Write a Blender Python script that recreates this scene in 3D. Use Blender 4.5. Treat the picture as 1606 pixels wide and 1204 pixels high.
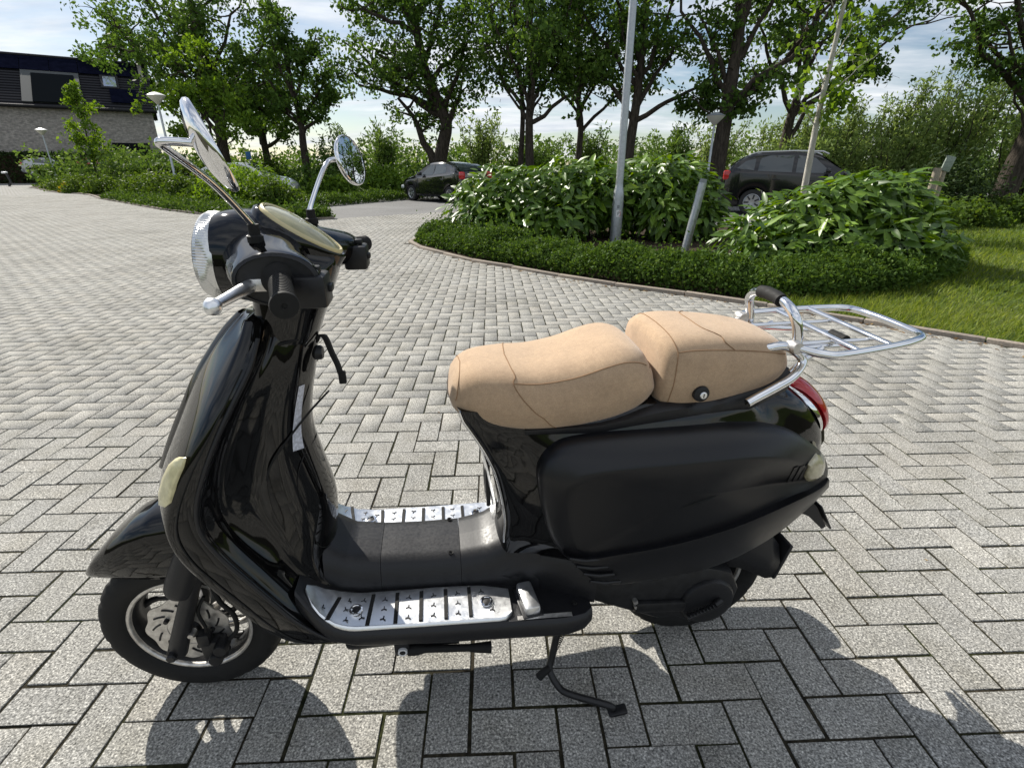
import bpy, bmesh, math, random
import numpy as np
from mathutils import Matrix, Vector
rng = np.random.default_rng(7); random.seed(7)
R = math.radians
for o in list(bpy.data.objects): bpy.data.objects.remove(o, do_unlink=True)
scn = bpy.context.scene; COL = scn.collection
# ------------------------------------------------------------------ camera
cam = bpy.data.cameras.new('camera'); camo = bpy.data.objects.new('camera', cam); COL.objects.link(camo)
camo.location = (0, 0, 1.243); camo.rotation_euler = (R(90-22.72), 0, 0)
cam.sensor_fit = 'HORIZONTAL'; cam.sensor_width = 36; cam.lens = 36*807.1/1606
cam.clip_start = .02; cam.clip_end = 2000
scn.camera = camo
# ------------------------------------------------------------------ light
SUN_ELEV = R(38.5); SUN_DIR = Vector((-.667, .745, 0)).normalized()      # towards the sun, on the ground
w = bpy.data.worlds.new('World'); scn.world = w; w.use_nodes = True
nt = w.node_tree; nt.nodes.clear(); N = nt.nodes.new
sky = N('ShaderNodeTexSky'); sky.sky_type = 'NISHITA'; sky.sun_disc = False
sky.sun_elevation = SUN_ELEV; sky.sun_rotation = math.atan2(SUN_DIR.x, SUN_DIR.y)
sky.air_density = 1.0; sky.dust_density = .4; sky.ozone_density = 1.6
tc = N('ShaderNodeTexCoord'); sep = N('ShaderNodeSeparateXYZ'); nt.links.new(tc.outputs['Generated'], sep.inputs[0])
# clouds lie on a sheet above: direction divided by height
mz = N('ShaderNodeMath'); mz.operation = 'MAXIMUM'; mz.inputs[1].default_value = 0; nt.links.new(sep.outputs[2], mz.inputs[0])
ad = N('ShaderNodeMath'); ad.operation = 'ADD'; ad.inputs[1].default_value = .10; nt.links.new(mz.outputs[0], ad.inputs[0])
dv = N('ShaderNodeVectorMath'); dv.operation = 'DIVIDE'; cb = N('ShaderNodeCombineXYZ')
for i in range(3): nt.links.new(ad.outputs[0], cb.inputs[i])
nt.links.new(tc.outputs['Generated'], dv.inputs[0]); nt.links.new(cb.outputs[0], dv.inputs[1])
mp = N('ShaderNodeMapping'); mp.inputs['Scale'].default_value = (.55, 1.1, .6); mp.inputs['Rotation'].default_value = (0, 0, R(-12)); mp.inputs['Location'].default_value = (1.3, .4, 0)
nt.links.new(dv.outputs[0], mp.inputs[0])
nz = N('ShaderNodeTexNoise'); nz.inputs['Scale'].default_value = 1.15; nz.inputs['Detail'].default_value = 9; nz.inputs['Roughness'].default_value = .58; nz.inputs['Distortion'].default_value = .35
nt.links.new(mp.outputs[0], nz.inputs[0])
cr_ = N('ShaderNodeValToRGB'); cr_.color_ramp.elements[0].position = .40; cr_.color_ramp.elements[1].position = .62
nt.links.new(nz.outputs[0], cr_.inputs[0])
nz2 = N('ShaderNodeTexNoise'); nz2.inputs['Scale'].default_value = 2.6; nz2.inputs['Detail'].default_value = 8; nz2.inputs['Roughness'].default_value = .6
nt.links.new(mp.outputs[0], nz2.inputs[0])
cc = N('ShaderNodeValToRGB'); cc.color_ramp.elements[0].position = .32; cc.color_ramp.elements[0].color = (6.4, 7.1, 8.2, 1); cc.color_ramp.elements[1].position = .66; cc.color_ramp.elements[1].color = (10.8, 11.0, 11.2, 1)
nt.links.new(nz2.outputs[0], cc.inputs[0])
fac = N('ShaderNodeMath'); fac.operation = 'MULTIPLY'; fac.inputs[1].default_value = .93; nt.links.new(cr_.outputs[0], fac.inputs[0])
mx = N('ShaderNodeMixRGB'); nt.links.new(fac.outputs[0], mx.inputs[0]); nt.links.new(sky.outputs[0], mx.inputs[1]); nt.links.new(cc.outputs[0], mx.inputs[2])
bg = N('ShaderNodeBackground'); bg.inputs[1].default_value = .062; nt.links.new(mx.outputs[0], bg.inputs[0])
wo = N('ShaderNodeOutputWorld'); nt.links.new(bg.outputs[0], wo.inputs[0])
sun = bpy.data.lights.new('sun', 'SUN'); sun.energy = 4.9; sun.angle = R(.53); sun.color = (1, .95, .86)
suno = bpy.data.objects.new('sun', sun); COL.objects.link(suno)
sd = Vector((SUN_DIR.x*math.cos(SUN_ELEV), SUN_DIR.y*math.cos(SUN_ELEV), math.sin(SUN_ELEV)))
suno.rotation_euler = sd.to_track_quat('Z', 'Y').to_euler(); suno.location = (-20, 22, 20)
vs = scn.view_settings; vs.view_transform = 'Standard'; vs.look = 'None'; vs.exposure = 0.66; vs.gamma = 1; vs.use_curve_mapping = False
scn.render.engine = 'CYCLES'; scn.cycles.max_bounces = 8; scn.cycles.transparent_max_bounces = 16

# ------------------------------------------------------------------ mesh helpers
def link(o, parent=None):
    COL.objects.link(o)
    if parent is not None: o.parent = parent
    return o
def tag(o, label=None, cat=None, group=None, kind=None):
    if label: o['label'] = label
    if cat: o['category'] = cat
    if group: o['group'] = group
    if kind: o['kind'] = kind
    return o
def empty(name, loc=(0, 0, 0), rz=0, label=None, cat=None, group=None):
    o = bpy.data.objects.new(name, None); link(o); o.location = loc; o.rotation_euler = (0, 0, rz); o.empty_display_size = .1
    return tag(o, label, cat, group)
class MB:
    """collects pieces; build() links them as one mesh object"""
    def __init__(s): s.v = []; s.f = []
    def add(s, v, f):
        k = len(s.v); s.v += [tuple(map(float, p)) for p in v]; s.f += [tuple(i+k for i in q) for q in f]; return s
    def box(s, c, d, rot=None, bev=0):
        x, y, z = [q/2 for q in d]
        if bev <= 0:
            v = [(a*x, b*y, e*z) for a in (-1, 1) for b in (-1, 1) for e in (-1, 1)]
            f = [(0, 1, 3, 2), (4, 6, 7, 5), (0, 4, 5, 1), (2, 3, 7, 6), (0, 2, 6, 4), (1, 5, 7, 3)]
        else:
            bm = bmesh.new(); bmesh.ops.create_cube(bm, size=1)
            for q in bm.verts: q.co = Vector((q.co.x*d[0], q.co.y*d[1], q.co.z*d[2]))
            bmesh.ops.bevel(bm, geom=list(bm.edges), offset=bev, segments=2, affect='EDGES', profile=.5)
            bm.verts.index_update(); v = [tuple(q.co) for q in bm.verts]; f = [tuple(q.index for q in g.verts) for g in bm.faces]; bm.free()
        if rot is not None:
            m = rot if isinstance(rot, Matrix) else Matrix.Rotation(rot, 3, 'Z'); v = [tuple(m @ Vector(p)) for p in v]
        return s.add([(p[0]+c[0], p[1]+c[1], p[2]+c[2]) for p in v], f)
    def rings(s, rs, closed=True, cap=True, loop=False):
        n = len(rs[0]); v = [p for r in rs for p in r]; f = []
        m = len(rs)
        for i in range(m if loop else m-1):
            a = i*n; b = ((i+1) % m)*n
            for j in range(n if closed else n-1):
                k = (j+1) % n; f.append((a+j, a+k, b+k, b+j))
        if cap and closed and not loop:
            f.append(tuple(range(n-1, -1, -1))); f.append(tuple((m-1)*n+j for j in range(n)))
        return s.add(v, f)
    def tube(s, path, r, n=10, closed=False, cap=True):
        P = [Vector(p) for p in path]; m = len(P); rs = []
        up = None
        for i, p in enumerate(P):
            if closed: t = (P[(i+1) % m]-P[i-1])
            else: t = P[min(i+1, m-1)]-P[max(i-1, 0)]
            t.normalize()
            if up is None:
                up = Vector((0, 0, 1)) if abs(t.z) < .9 else Vector((1, 0, 0))
            u = (up - t*up.dot(t)); u.normalize(); w_ = t.cross(u); up = u
            rr = r[i] if hasattr(r, '__len__') else r
            rs.append([tuple(p+u*rr*math.cos(2*math.pi*j/n)+w_*rr*math.sin(2*math.pi*j/n)) for j in range(n)])
        return s.rings(rs, True, cap and not closed, closed)
    def lathe(s, prof, c=(0, 0, 0), axis='y', n=48, close=False):
        """prof: (radius, along-axis); optional closed profile"""
        rs = []
        for j in range(n):
            a = 2*math.pi*j/n; ca, sa = math.cos(a), math.sin(a)
            r_ = []
            for (r, h) in prof:
                if axis == 'y': q = (r*ca, h, r*sa)
                elif axis == 'z': q = (r*ca, r*sa, h)
                else: q = (h, r*ca, r*sa)
                r_.append((q[0]+c[0], q[1]+c[1], q[2]+c[2]))
            rs.append(r_)
        return s.rings(rs, close, False, True)
    def prism(s, out, d0, d1, plane='xz', inset=None):
        """outline polygon pushed from d0 to d1 along the third axis"""
        def P(q, d): return (q[0], d, q[1]) if plane == 'xz' else ((q[0], q[1], d) if plane == 'xy' else (d, q[0], q[1]))
        return s.rings([[P(q, d0) for q in out], [P(q, d1) for q in out]])
    def xf(s, m):
        s.v = [tuple(m @ Vector(p)) for p in s.v]; return s
    def mirror_y(s):
        k = len(s.v); s.v += [(p[0], -p[1], p[2]) for p in s.v[:k]]; s.f += [tuple(i+k for i in reversed(q)) for q in list(s.f)]; return s
    def build(s, name, mat, parent=None, smooth=35, fixn=True, sub=0):
        me = bpy.data.meshes.new(name); me.from_pydata(s.v, [], s.f)
        bm = bmesh.new(); bm.from_mesh(me)
        if fixn:
            bmesh.ops.recalc_face_normals(bm, faces=bm.faces)
        if smooth:
            th = math.radians(smooth)
            for g in bm.faces: g.smooth = True
            for e in bm.edges:
                if len(e.link_faces) == 2 and e.calc_face_angle(0) > th: e.smooth = False
        bm.to_mesh(me); bm.free()
        if mat: me.materials.append(mat)
        o = bpy.data.objects.new(name, me); link(o, parent)
        if sub:
            md = o.modifiers.new('sub', 'SUBSURF'); md.levels = sub; md.render_levels = sub
        return o
def cr(P, n=6, closed=False):
    """Catmull-Rom through points"""
    P = np.array(P, float); m = len(P); out = []
    for i in range(m if closed else m-1):
        if closed: a, b, c, d = P[i-1], P[i], P[(i+1) % m], P[(i+2) % m]
        else: a, b, c, d = P[max(i-1, 0)], P[i], P[i+1], P[min(i+2, m-1)]
        for t in np.linspace(0, 1, n, endpoint=False):
            out.append(.5*((2*b)+(-a+c)*t+(2*a-5*b+4*c-d)*t*t+(-a+3*b-3*c+d)*t**3))
    if not closed: out.append(P[-1])
    return np.array(out)
def interp(x, xs, ys): return float(np.interp(x, xs, ys))
def raw(name, V, F4, mat, parent=None, tone=None, smooth=False, tri=False):
    """fast mesh from arrays; F: (n,4) or (n,3)"""
    me = bpy.data.meshes.new(name); V = np.asarray(V, np.float32); F = np.asarray(F4, np.int32)
    me.vertices.add(len(V)); me.vertices.foreach_set('co', V.ravel())
    k = F.shape[1]; me.loops.add(F.size); me.loops.foreach_set('vertex_index', F.ravel())
    me.polygons.add(len(F)); me.polygons.foreach_set('loop_start', np.arange(0, F.size, k, dtype=np.int32))
    if smooth: me.polygons.foreach_set('use_smooth', np.ones(len(F), bool))
    if tone is not None:
        a = me.attributes.new('tone', 'FLOAT', 'FACE'); a.data.foreach_set('value', np.asarray(tone, np.float32))
    me.update(calc_edges=True); me.validate()
    if mat: me.materials.append(mat)
    o = bpy.data.objects.new(name, me); return link(o, parent)
def copy_tree(o, parent=None):
    c = o.copy(); COL.objects.link(c); c.parent = parent
    for ch in list(o.children): copy_tree(ch, c)
    return c

# ------------------------------------------------------------------ materials
def mat(name, col=(.5, .5, .5), rough=.5, metal=0, spec=.5, coat=0, build=None, **kw):
    m = bpy.data.materials.new(name); m.use_nodes = True; t = m.node_tree
    b = t.nodes['Principled BSDF']
    b.inputs['Base Color'].default_value = (*col, 1); b.inputs['Roughness'].default_value = rough; b.inputs['Metallic'].default_value = metal
    b.inputs['Specular IOR Level'].default_value = spec; b.inputs['Coat Weight'].default_value = coat
    for k, v in kw.items(): b.inputs[k].default_value = v
    if build: build(t, b)
    return m
def nd(t, typ, ins=None, **props):
    n = t.nodes.new('ShaderNode'+typ)
    for k, v in props.items(): setattr(n, k, v)
    for k, v in (ins or {}).items():
        if hasattr(v, 'is_output'): t.links.new(v, n.inputs[k])
        else: n.inputs[k].default_value = v
    return n
def ramp(t, src, stops, interp_='LINEAR'):
    n = t.nodes.new('ShaderNodeValToRGB'); e = n.color_ramp.elements; n.color_ramp.interpolation = interp_
    while len(e) > 1: e.remove(e[-1])
    for i, (p, c) in enumerate(stops):
        q = e[0] if i == 0 else e.new(p); q.position = p; q.color = (*c, 1) if len(c) == 3 else c
    t.links.new(src, n.inputs[0]); return n
def pos(t): return t.nodes.new('ShaderNodeNewGeometry').outputs['Position']
def obj_co(t): return t.nodes.new('ShaderNodeTexCoord').outputs['Object']
def bump(t, b, h, strength=.3, dist=.01):
    n = nd(t, 'Bump', {'Strength': strength, 'Distance': dist, 'Height': h}); t.links.new(n.outputs[0], b.inputs['Normal'])
def grain(scale, amt=.25, rvar=.1, bstr=0, bdist=.002):
    """gentle mottling of colour and roughness for plain materials"""
    def fn(t, b):
        n = nd(t, 'TexNoise', {'Vector': obj_co(t), 'Scale': scale, 'Detail': 6.0, 'Roughness': .6})
        c = tuple(b.inputs['Base Color'].default_value)[:3]; r = b.inputs['Roughness'].default_value
        k = ramp(t, n.outputs[0], [(.3, tuple(q*(1-amt) for q in c)), (.7, tuple(min(1, q*(1+amt)) for q in c))])
        t.links.new(k.outputs[0], b.inputs['Base Color'])
        m = nd(t, 'MapRange', {'Value': n.outputs[0], 'From Min': .3, 'From Max': .7, 'To Min': max(0, r-rvar), 'To Max': min(1, r+rvar)})
        t.links.new(m.outputs[0], b.inputs['Roughness'])
        if bstr: bump(t, b, n.outputs[0], bstr, bdist)
    return fn
def leafmat(name, dark, mid, light, trans=.42, rough=.62, spec=.10, objrand=False):
    m = bpy.data.materials.new(name); m.use_nodes = True; t = m.node_tree; b = t.nodes['Principled BSDF']; out = t.nodes['Material Output']
    if objrand: src = nd(t, 'ObjectInfo').outputs['Random']
    else: src = nd(t, 'Attribute', attribute_name='tone').outputs['Fac']
    k = ramp(t, src, [(0, dark), (.5, mid), (1, light)])
    t.links.new(k.outputs[0], b.inputs['Base Color']); b.inputs['Roughness'].default_value = rough; b.inputs['Specular IOR Level'].default_value = spec
    hs = nd(t, 'HueSaturation', {'Hue': .485, 'Saturation': 1.15, 'Value': 1.5, 'Color': k.outputs[0]})
    tr = nd(t, 'BsdfTranslucent', {'Color': hs.outputs[0]})
    mx_ = nd(t, 'MixShader', {0: trans, 1: b.outputs[0], 2: tr.outputs[0]}); t.links.new(mx_.outputs[0], out.inputs['Surface'])
    return m

# ------------------------------------------------------------------ ground, paving, asphalt, beds, lawn
def paver_mat(name, obj):
    def fn(t, b):
        p = pos(t)
        n1 = nd(t, 'TexNoise', {'Vector': p, 'Scale': 190.0, 'Detail': 3.0, 'Roughness': .7})
        n2 = nd(t, 'TexVoronoi', {'Vector': p, 'Scale': 210.0})
        n3 = nd(t, 'TexNoise', {'Vector': p, 'Scale': 7.0, 'Detail': 5.0, 'Roughness': .6})
        n4 = nd(t, 'TexNoise', {'Vector': p, 'Scale': 1.1, 'Detail': 4.0})
        src = nd(t, 'ObjectInfo').outputs['Random'] if obj else nd(t, 'Attribute', attribute_name='tone').outputs['Fac']
        base = ramp(t, n1.outputs[0], [(.31, (.055, .055, .055)), (.44, (.225, .225, .220)), (.57, (.385, .383, .372)), (.68, (.72, .715, .695))])
        sp = ramp(t, n2.outputs['Color'], [(.0, (.62, .61, .60)), (.5, (.95, .94, .92)), (1, (1.25, 1.23, 1.19))])
        m1 = nd(t, 'MixRGB', {0: 1.0, 1: base.outputs[0], 2: sp.outputs[0]}, blend_type='MULTIPLY')
        tn = ramp(t, src, [(0, (.93, .93, .93)), (.35, (1.0, .995, .98)), (.75, (1.03, 1.025, 1.01)), (1, (1.08, 1.06, 1.03))])
        m2 = nd(t, 'MixRGB', {0: 1.0, 1: m1.outputs[0], 2: tn.outputs[0]}, blend_type='MULTIPLY')
        st = ramp(t, n3.outputs[0], [(.28, (.80, .79, .76)), (.55, (1, 1, 1)), (.8, (1.05, 1.04, 1.02))])
        m3 = nd(t, 'MixRGB', {0: 1.0, 1: m2.outputs[0], 2: st.outputs[0]}, blend_type='MULTIPLY')
        st2 = ramp(t, n4.outputs[0], [(.3, (.80, .795, .775)), (.45, (.96, .955, .94)), (.62, (1.05, 1.05, 1.04))])
        m4 = nd(t, 'MixRGB', {0: 1.0, 1: m3.outputs[0], 2: st2.outputs[0]}, blend_type='MULTIPLY')
        t.links.new(m4.outputs[0], b.inputs['Base Color'])
        bump(t, b, n1.outputs[0], .55, .004)
    return mat(name, rough=.92, spec=.07, build=fn)
M_pav_o = paver_mat('paver_single', True); M_pav_f = paver_mat('paver_field', False)
def soilfn(t, b):
    p = pos(t); n1 = nd(t, 'TexNoise', {'Vector': p, 'Scale': 60.0, 'Detail': 6.0}); n2 = nd(t, 'TexNoise', {'Vector': p, 'Scale': 3.0, 'Detail': 5.0})
    k = ramp(t, n1.outputs[0], [(.3, (.012, .011, .008)), (.6, (.036, .031, .021)), (.8, (.085, .070, .046))])
    g = ramp(t, n2.outputs[0], [(.45, (1, 1, 1)), (.62, (.75, 1.0, .55))])
    m = nd(t, 'MixRGB', {0: 1.0, 1: k.outputs[0], 2: g.outputs[0]}, blend_type='MULTIPLY')
    t.links.new(m.outputs[0], b.inputs['Base Color']); bump(t, b, n1.outputs[0], .6, .01)
M_joint = mat('mossy_joint_sand', rough=.95, spec=.1, build=soilfn)
def bedfn(t, b):
    p = pos(t); n1 = nd(t, 'TexNoise', {'Vector': p, 'Scale': 25.0, 'Detail': 8.0})
    k = ramp(t, n1.outputs[0], [(.3, (.018, .014, .010)), (.55, (.045, .033, .022)), (.75, (.10, .065, .035))])
    t.links.new(k.outputs[0], b.inputs['Base Color']); bump(t, b, n1.outputs[0], .8, .03)
M_soil = mat('bed_soil', rough=.95, spec=.1, build=bedfn)
def asphfn(t, b):
    p = pos(t); n1 = nd(t, 'TexNoise', {'Vector': p, 'Scale': 180.0, 'Detail': 3.0}); n2 = nd(t, 'TexNoise', {'Vector': p, 'Scale': .6, 'Detail': 6.0})
    k = ramp(t, n1.outputs[0], [(.3, (.075, .075, .077)), (.7, (.19, .188, .185))]); g = ramp(t, n2.outputs[0], [(.35, (.82, .82, .82)), (.65, (1.1, 1.1, 1.1))])
    m = nd(t, 'MixRGB', {0: 1.0, 1: k.outputs[0], 2: g.outputs[0]}, blend_type='MULTIPLY'); t.links.new(m.outputs[0], b.inputs['Base Color']); bump(t, b, n1.outputs[0], .4, .006)
M_asph = mat('asphalt', rough=.85, spec=.3, build=asphfn)
def lawnfn(t, b):
    p = pos(t); n1 = nd(t, 'TexNoise', {'Vector': p, 'Scale': 45.0, 'Detail': 6.0}); n2 = nd(t, 'TexNoise', {'Vector': p, 'Scale': 1.2, 'Detail': 5.0})
    k = ramp(t, n1.outputs[0], [(.3, (.028, .045, .010)), (.7, (.085, .115, .025))]); g = ramp(t, n2.outputs[0], [(.4, (.8, .9, .7)), (.65, (1.35, 1.2, 1.1))])
    m = nd(t, 'MixRGB', {0: 1.0, 1: k.outputs[0], 2: g.outputs[0]}, blend_type='MULTIPLY'); t.links.new(m.outputs[0], b.inputs['Base Color']); bump(t, b, n1.outputs[0], .8, .03)
M_lawn = mat('lawn_turf', rough=.9, spec=.15, build=lawnfn)
def sheet(name, poly, z, m, parent=None, kind='structure'):
    bm = bmesh.new(); vs_ = [bm.verts.new((x, y, z)) for x, y in poly]; f = bm.faces.new(vs_); bmesh.ops.triangulate(bm, faces=[f])
    bmesh.ops.recalc_face_normals(bm, faces=bm.faces)
    if bm.faces[:][0].normal.z < 0: bmesh.ops.reverse_faces(bm, faces=bm.faces)
    me = bpy.data.meshes.new(name); bm.to_mesh(me); bm.free(); me.materials.append(m)
    o = bpy.data.objects.new(name, me); link(o, parent)
    if kind: o['kind'] = kind
    return o
KR = [(-1.61, 8.99), (-.60, 7.61), (.21, 6.81), (.91, 6.11), (1.54, 5.62), (2.22, 5.15), (2.69, 4.74), (3.03, 4.40), (3.38, 4.09), (3.84, 3.66), (5.5, 2.2), (8, -.2), (10, -2.5)]
KL = [(-34.0, 38.8), (-25.5, 30.6), (-21.95, 28.3), (-20.2, 26.4), (-18.13, 24.07), (-14.84, 20.94), (-11.39, 17.63), (-9.21, 15.87), (-7.49, 14.61), (-5.92, 13.87), (-5.3, 13.95), (-4.75, 14.4)]
KNOSE = [(-1.0, 12.2), (-1.55, 11.2), (-1.85, 10.2), (-1.85, 9.5)]
PAVED = [(10, -7), (-45, -7), (-58, 20), (-60, 62)] + KL + [(-1.86, 16.83), (-.4, 17.9), (-.4, 12.6)] + KNOSE + KR
sheet('ground', [(-400, -120), (400, -120), (400, 900), (-400, 900)], -.08, M_lawn)
sheet('far_meadow', [(-390, 30), (390, 30), (390, 880), (-390, 880)], -.074, M_lawn)
pave = sheet('pavement', PAVED, -.0032, M_joint)
sheet('parking_asphalt', [(-4.75, 14.4), (-1.86, 16.83), (-.4, 17.9), (-.4, 12.6), (14, 12.6), (26, 20), (26, 31), (-14, 31), (-14, 25.5), (-6.5, 17.5)], -.002, M_asph)
bedR = KNOSE[::-1][::-1] + KR[:6] + [(2.9, 5.2), (4.1, 5.7), (5.3, 6.5), (6.2, 7.7), (7.0, 9.2), (8.0, 10.9), (8.2, 12.5), (5.2, 12.4), (1.0, 12.3)]
sheet('planting_bed', bedR, .012, M_soil)
sheet('planting_bed_far', KL[4:] + [(-6.5, 17.5), (-12, 24.5), (-14, 26), (-17, 27.5)], .010, M_soil)
sheet('planting_bed_house', KL[:4] + [(-17.5, 28.2), (-20, 36), (-30, 44), (-38, 44)], .008, M_soil)
lawn = sheet('lawn', KR[5:] + [(30, -2.5), (30, 30), (16, 22), (9.0, 13.6), (7.2, 10.8), (6.5, 9.2), (5.6, 7.8), (4.2, 6.4), (3.2, 5.9)], .006, M_lawn)
def inpoly(pts, poly):
    x, y = pts[:, 0], pts[:, 1]; ins = np.zeros(len(pts), bool); P = np.array(poly); j = len(P)-1
    for i in range(len(P)):
        c = ((P[i, 1] > y) != (P[j, 1] > y)) & (x < (P[j, 0]-P[i, 0])*(y-P[i, 1])/(P[j, 1]-P[i, 1]+1e-12)+P[i, 0]); ins ^= c; j = i
    return ins
# herringbone blocks, 21 x 10.5 cm, laid at a small angle to the scooter
U = .106; A0 = R(2.21); GC = np.array([-.778, -.768])
ix, iy = np.meshgrid(np.arange(-420, 200), np.arange(-60, 300)); ix = ix.ravel(); iy = iy.ravel(); s4 = (ix-iy) % 4
ctr = np.concatenate([np.c_[ix+1., iy+.5][s4 == 0], np.c_[ix+.5, iy+1.][s4 == 3]]); vert = np.r_[np.zeros((s4 == 0).sum(), bool), np.ones((s4 == 3).sum(), bool)]
dd = ctr*U-GC; ca, sa = math.cos(A0), math.sin(A0)
W = np.c_[ca*dd[:, 0]-sa*dd[:, 1], sa*dd[:, 0]+ca*dd[:, 1]]
keep = inpoly(W, PAVED) & (W[:, 1] < 27) & (W[:, 1] > -3.0) & (np.abs(W[:, 0]) < 1.25*np.maximum(W[:, 1], 0)+3.2)
W = W[keep]; vert = vert[keep]; nb = len(W)
cp_, sp_ = math.cos(R(22.72)), math.sin(R(22.72))
dep = cp_*W[:, 1]+sp_*1.243; px = 803+807.1*W[:, 0]/np.maximum(dep, .05); py = 602-807.1*(sp_*W[:, 1]-cp_*1.243)/np.maximum(dep, .05)
vis = (dep > .2) & (px > -20) & (px < 1626) & (py < 1225)
score = np.where(vis, 1/np.maximum(dep, .1)**3, 0); order = np.argsort(-score); near = order[:300]
tilt = rng.normal(0, .0022, (nb, 2)); dz = rng.normal(.0002, .0006, nb); jit = rng.normal(0, .0011, (nb, 2)); rot = rng.normal(0, .006, nb)
def block(bev):
    a, b, h, c = .1022, .0492, .012, bev
    v = [(-a+c, -b+c, 0), (a-c, -b+c, 0), (a-c, b-c, 0), (-a+c, b-c, 0), (-a, -b, -c), (a, -b, -c), (a, b, -c), (-a, b, -c), (-a, -b, -h), (a, -b, -h), (a, b, -h), (-a, b, -h)]
    f = [(0, 1, 2, 3)]+[(i, i+4, (i+1) % 4+4, (i+1) % 4) for i in range(4)]+[(i+4, i+8, (i+1) % 4+8, (i+1) % 4+4) for i in range(4)]
    return np.array(v), np.array(f)
bv, bf = block(.0014)
bme = []
for k in range(4):
    v2 = bv.copy(); v2[:8, :2] += np.random.default_rng(k).normal(0, .0007, (8, 2))
    me = bpy.data.meshes.new('brick'); me.from_pydata(v2.tolist(), [], bf.tolist()); me.materials.append(M_pav_o); bme.append(me)
for n_, i in enumerate(near):
    o = bpy.data.objects.new('brick', bme[n_ % 4]); COL.objects.link(o); o.parent = pave
    o.location = (W[i, 0]+jit[i, 0], W[i, 1]+jit[i, 1], dz[i]); o.rotation_euler = (tilt[i, 0], tilt[i, 1], A0+rot[i]+(math.pi/2 if vert[i] else 0)+(math.pi if n_ % 8 > 3 else 0))
rest = order[300:]
ang = A0+rot[rest]+np.where(vert[rest], math.pi/2, 0); c_, s_ = np.cos(ang)[:, None], np.sin(ang)[:, None]
VV = np.empty((len(rest), 12, 3)); VV[:, :, 0] = c_*bv[:, 0]-s_*bv[:, 1]+(W[rest, 0]+jit[rest, 0])[:, None]; VV[:, :, 1] = s_*bv[:, 0]+c_*bv[:, 1]+(W[rest, 1]+jit[rest, 1])[:, None]
VV[:, :, 2] = bv[None, :, 2]+dz[rest][:, None]+tilt[rest, :1]*bv[None, :, 0]+tilt[rest, 1:]*bv[None, :, 1]
FF = (bf[None]+12*np.arange(len(rest))[:, None, None]).reshape(-1, 4)
bfield = raw('brick_field', VV.reshape(-1, 3), FF, M_pav_f, pave, tone=np.repeat(rng.random(len(rest)), 9)); bfield['kind'] = 'stuff'
# far paving beyond the single blocks
def farpave(t, b):
    p = pos(t); mp_ = nd(t, 'Mapping', {'Vector': p, 'Rotation': (0, 0, A0)}); br = nd(t, 'TexBrick', {'Vector': mp_.outputs[0], 'Scale': 1.0, 'Mortar Size': .012, 'Brick Width': .212, 'Row Height': .106, 'Color1': (.29, .288, .28, 1), 'Color2': (.34, .337, .325, 1), 'Mortar': (.13, .12, .10, 1)})
    n2 = nd(t, 'TexNoise', {'Vector': p, 'Scale': .8, 'Detail': 5.0}); g = ramp(t, n2.outputs[0], [(.35, (.88, .88, .87)), (.65, (1.06, 1.05, 1.03))])
    m = nd(t, 'MixRGB', {0: 1.0, 1: br.outputs[0], 2: g.outputs[0]}, blend_type='MULTIPLY'); t.links.new(m.outputs[0], b.inputs['Base Color'])
M_farpave = mat('far_paving', rough=.92, spec=.07, build=farpave)
sheet('far_pavement', [(-58, 27), (-60, 62), (-44, 55), (-34.0, 38.8), (-25.5, 30.6), (-21.95, 28.3), (-20.8, 27)], -.0012, M_farpave)
sheet('side_pavement', [(-36, 0), (-58, 27), (-34.5, 27), (-3.3, 0)], -.0016, M_farpave)
# kerbs: separate concrete stones along the bed edges
M_kerb = mat('kerb_concrete', (.24, .205, .17), .85, spec=.2, build=grain(60, .35, .05, .3, .004))
def kerb_run(name, path, L, wd, h, top, label_kind='structure'):
    P = np.array(path, float); seg = np.r_[0, np.cumsum(np.hypot(*np.diff(P, axis=0).T))]; n_ = max(1, int(seg[-1]/L)); root = None
    base = MB(); base_o = None
    ts = np.linspace(0, seg[-1], n_+1); xs = np.interp(ts, seg, P[:, 0]); ys = np.interp(ts, seg, P[:, 1])
    me = None
    for i in range(n_):
        a = np.array([xs[i], ys[i]]); b = np.array([xs[i+1], ys[i+1]]); l = np.hypot(*(b-a)); an = math.atan2(*(b-a)[::-1])
        o = MB().box((0, 0, 0), (l-.008, wd, h), bev=.006).build('kerbstone', M_kerb, None, 40)
        o.location = ((a[0]+b[0])/2, (a[1]+b[1])/2, top-h/2+random.gauss(0, .003)); o.rotation_euler = (random.gauss(0, .01), random.gauss(0, .006), an)
        if root is None: root = o; o.name = name; o['kind'] = 'structure'
        else:
            m_ = o.matrix_basis.copy(); o.parent = root; o.matrix_parent_inverse = root.matrix_basis.inverted()
    return root
kerb_run('kerb', KNOSE[1:]+KR[:6]+[(2.69, 4.74), (3.03, 4.40), (3.38, 4.09), (3.84, 3.66), (5.5, 2.2)], .8, .07, .16, .035)
kerb_run('kerb_far', KL[3:], 1.0, .08, .16, .05)
kerb_run('kerb_house', KL[:4], 1.6, .08, .16, .05)

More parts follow.
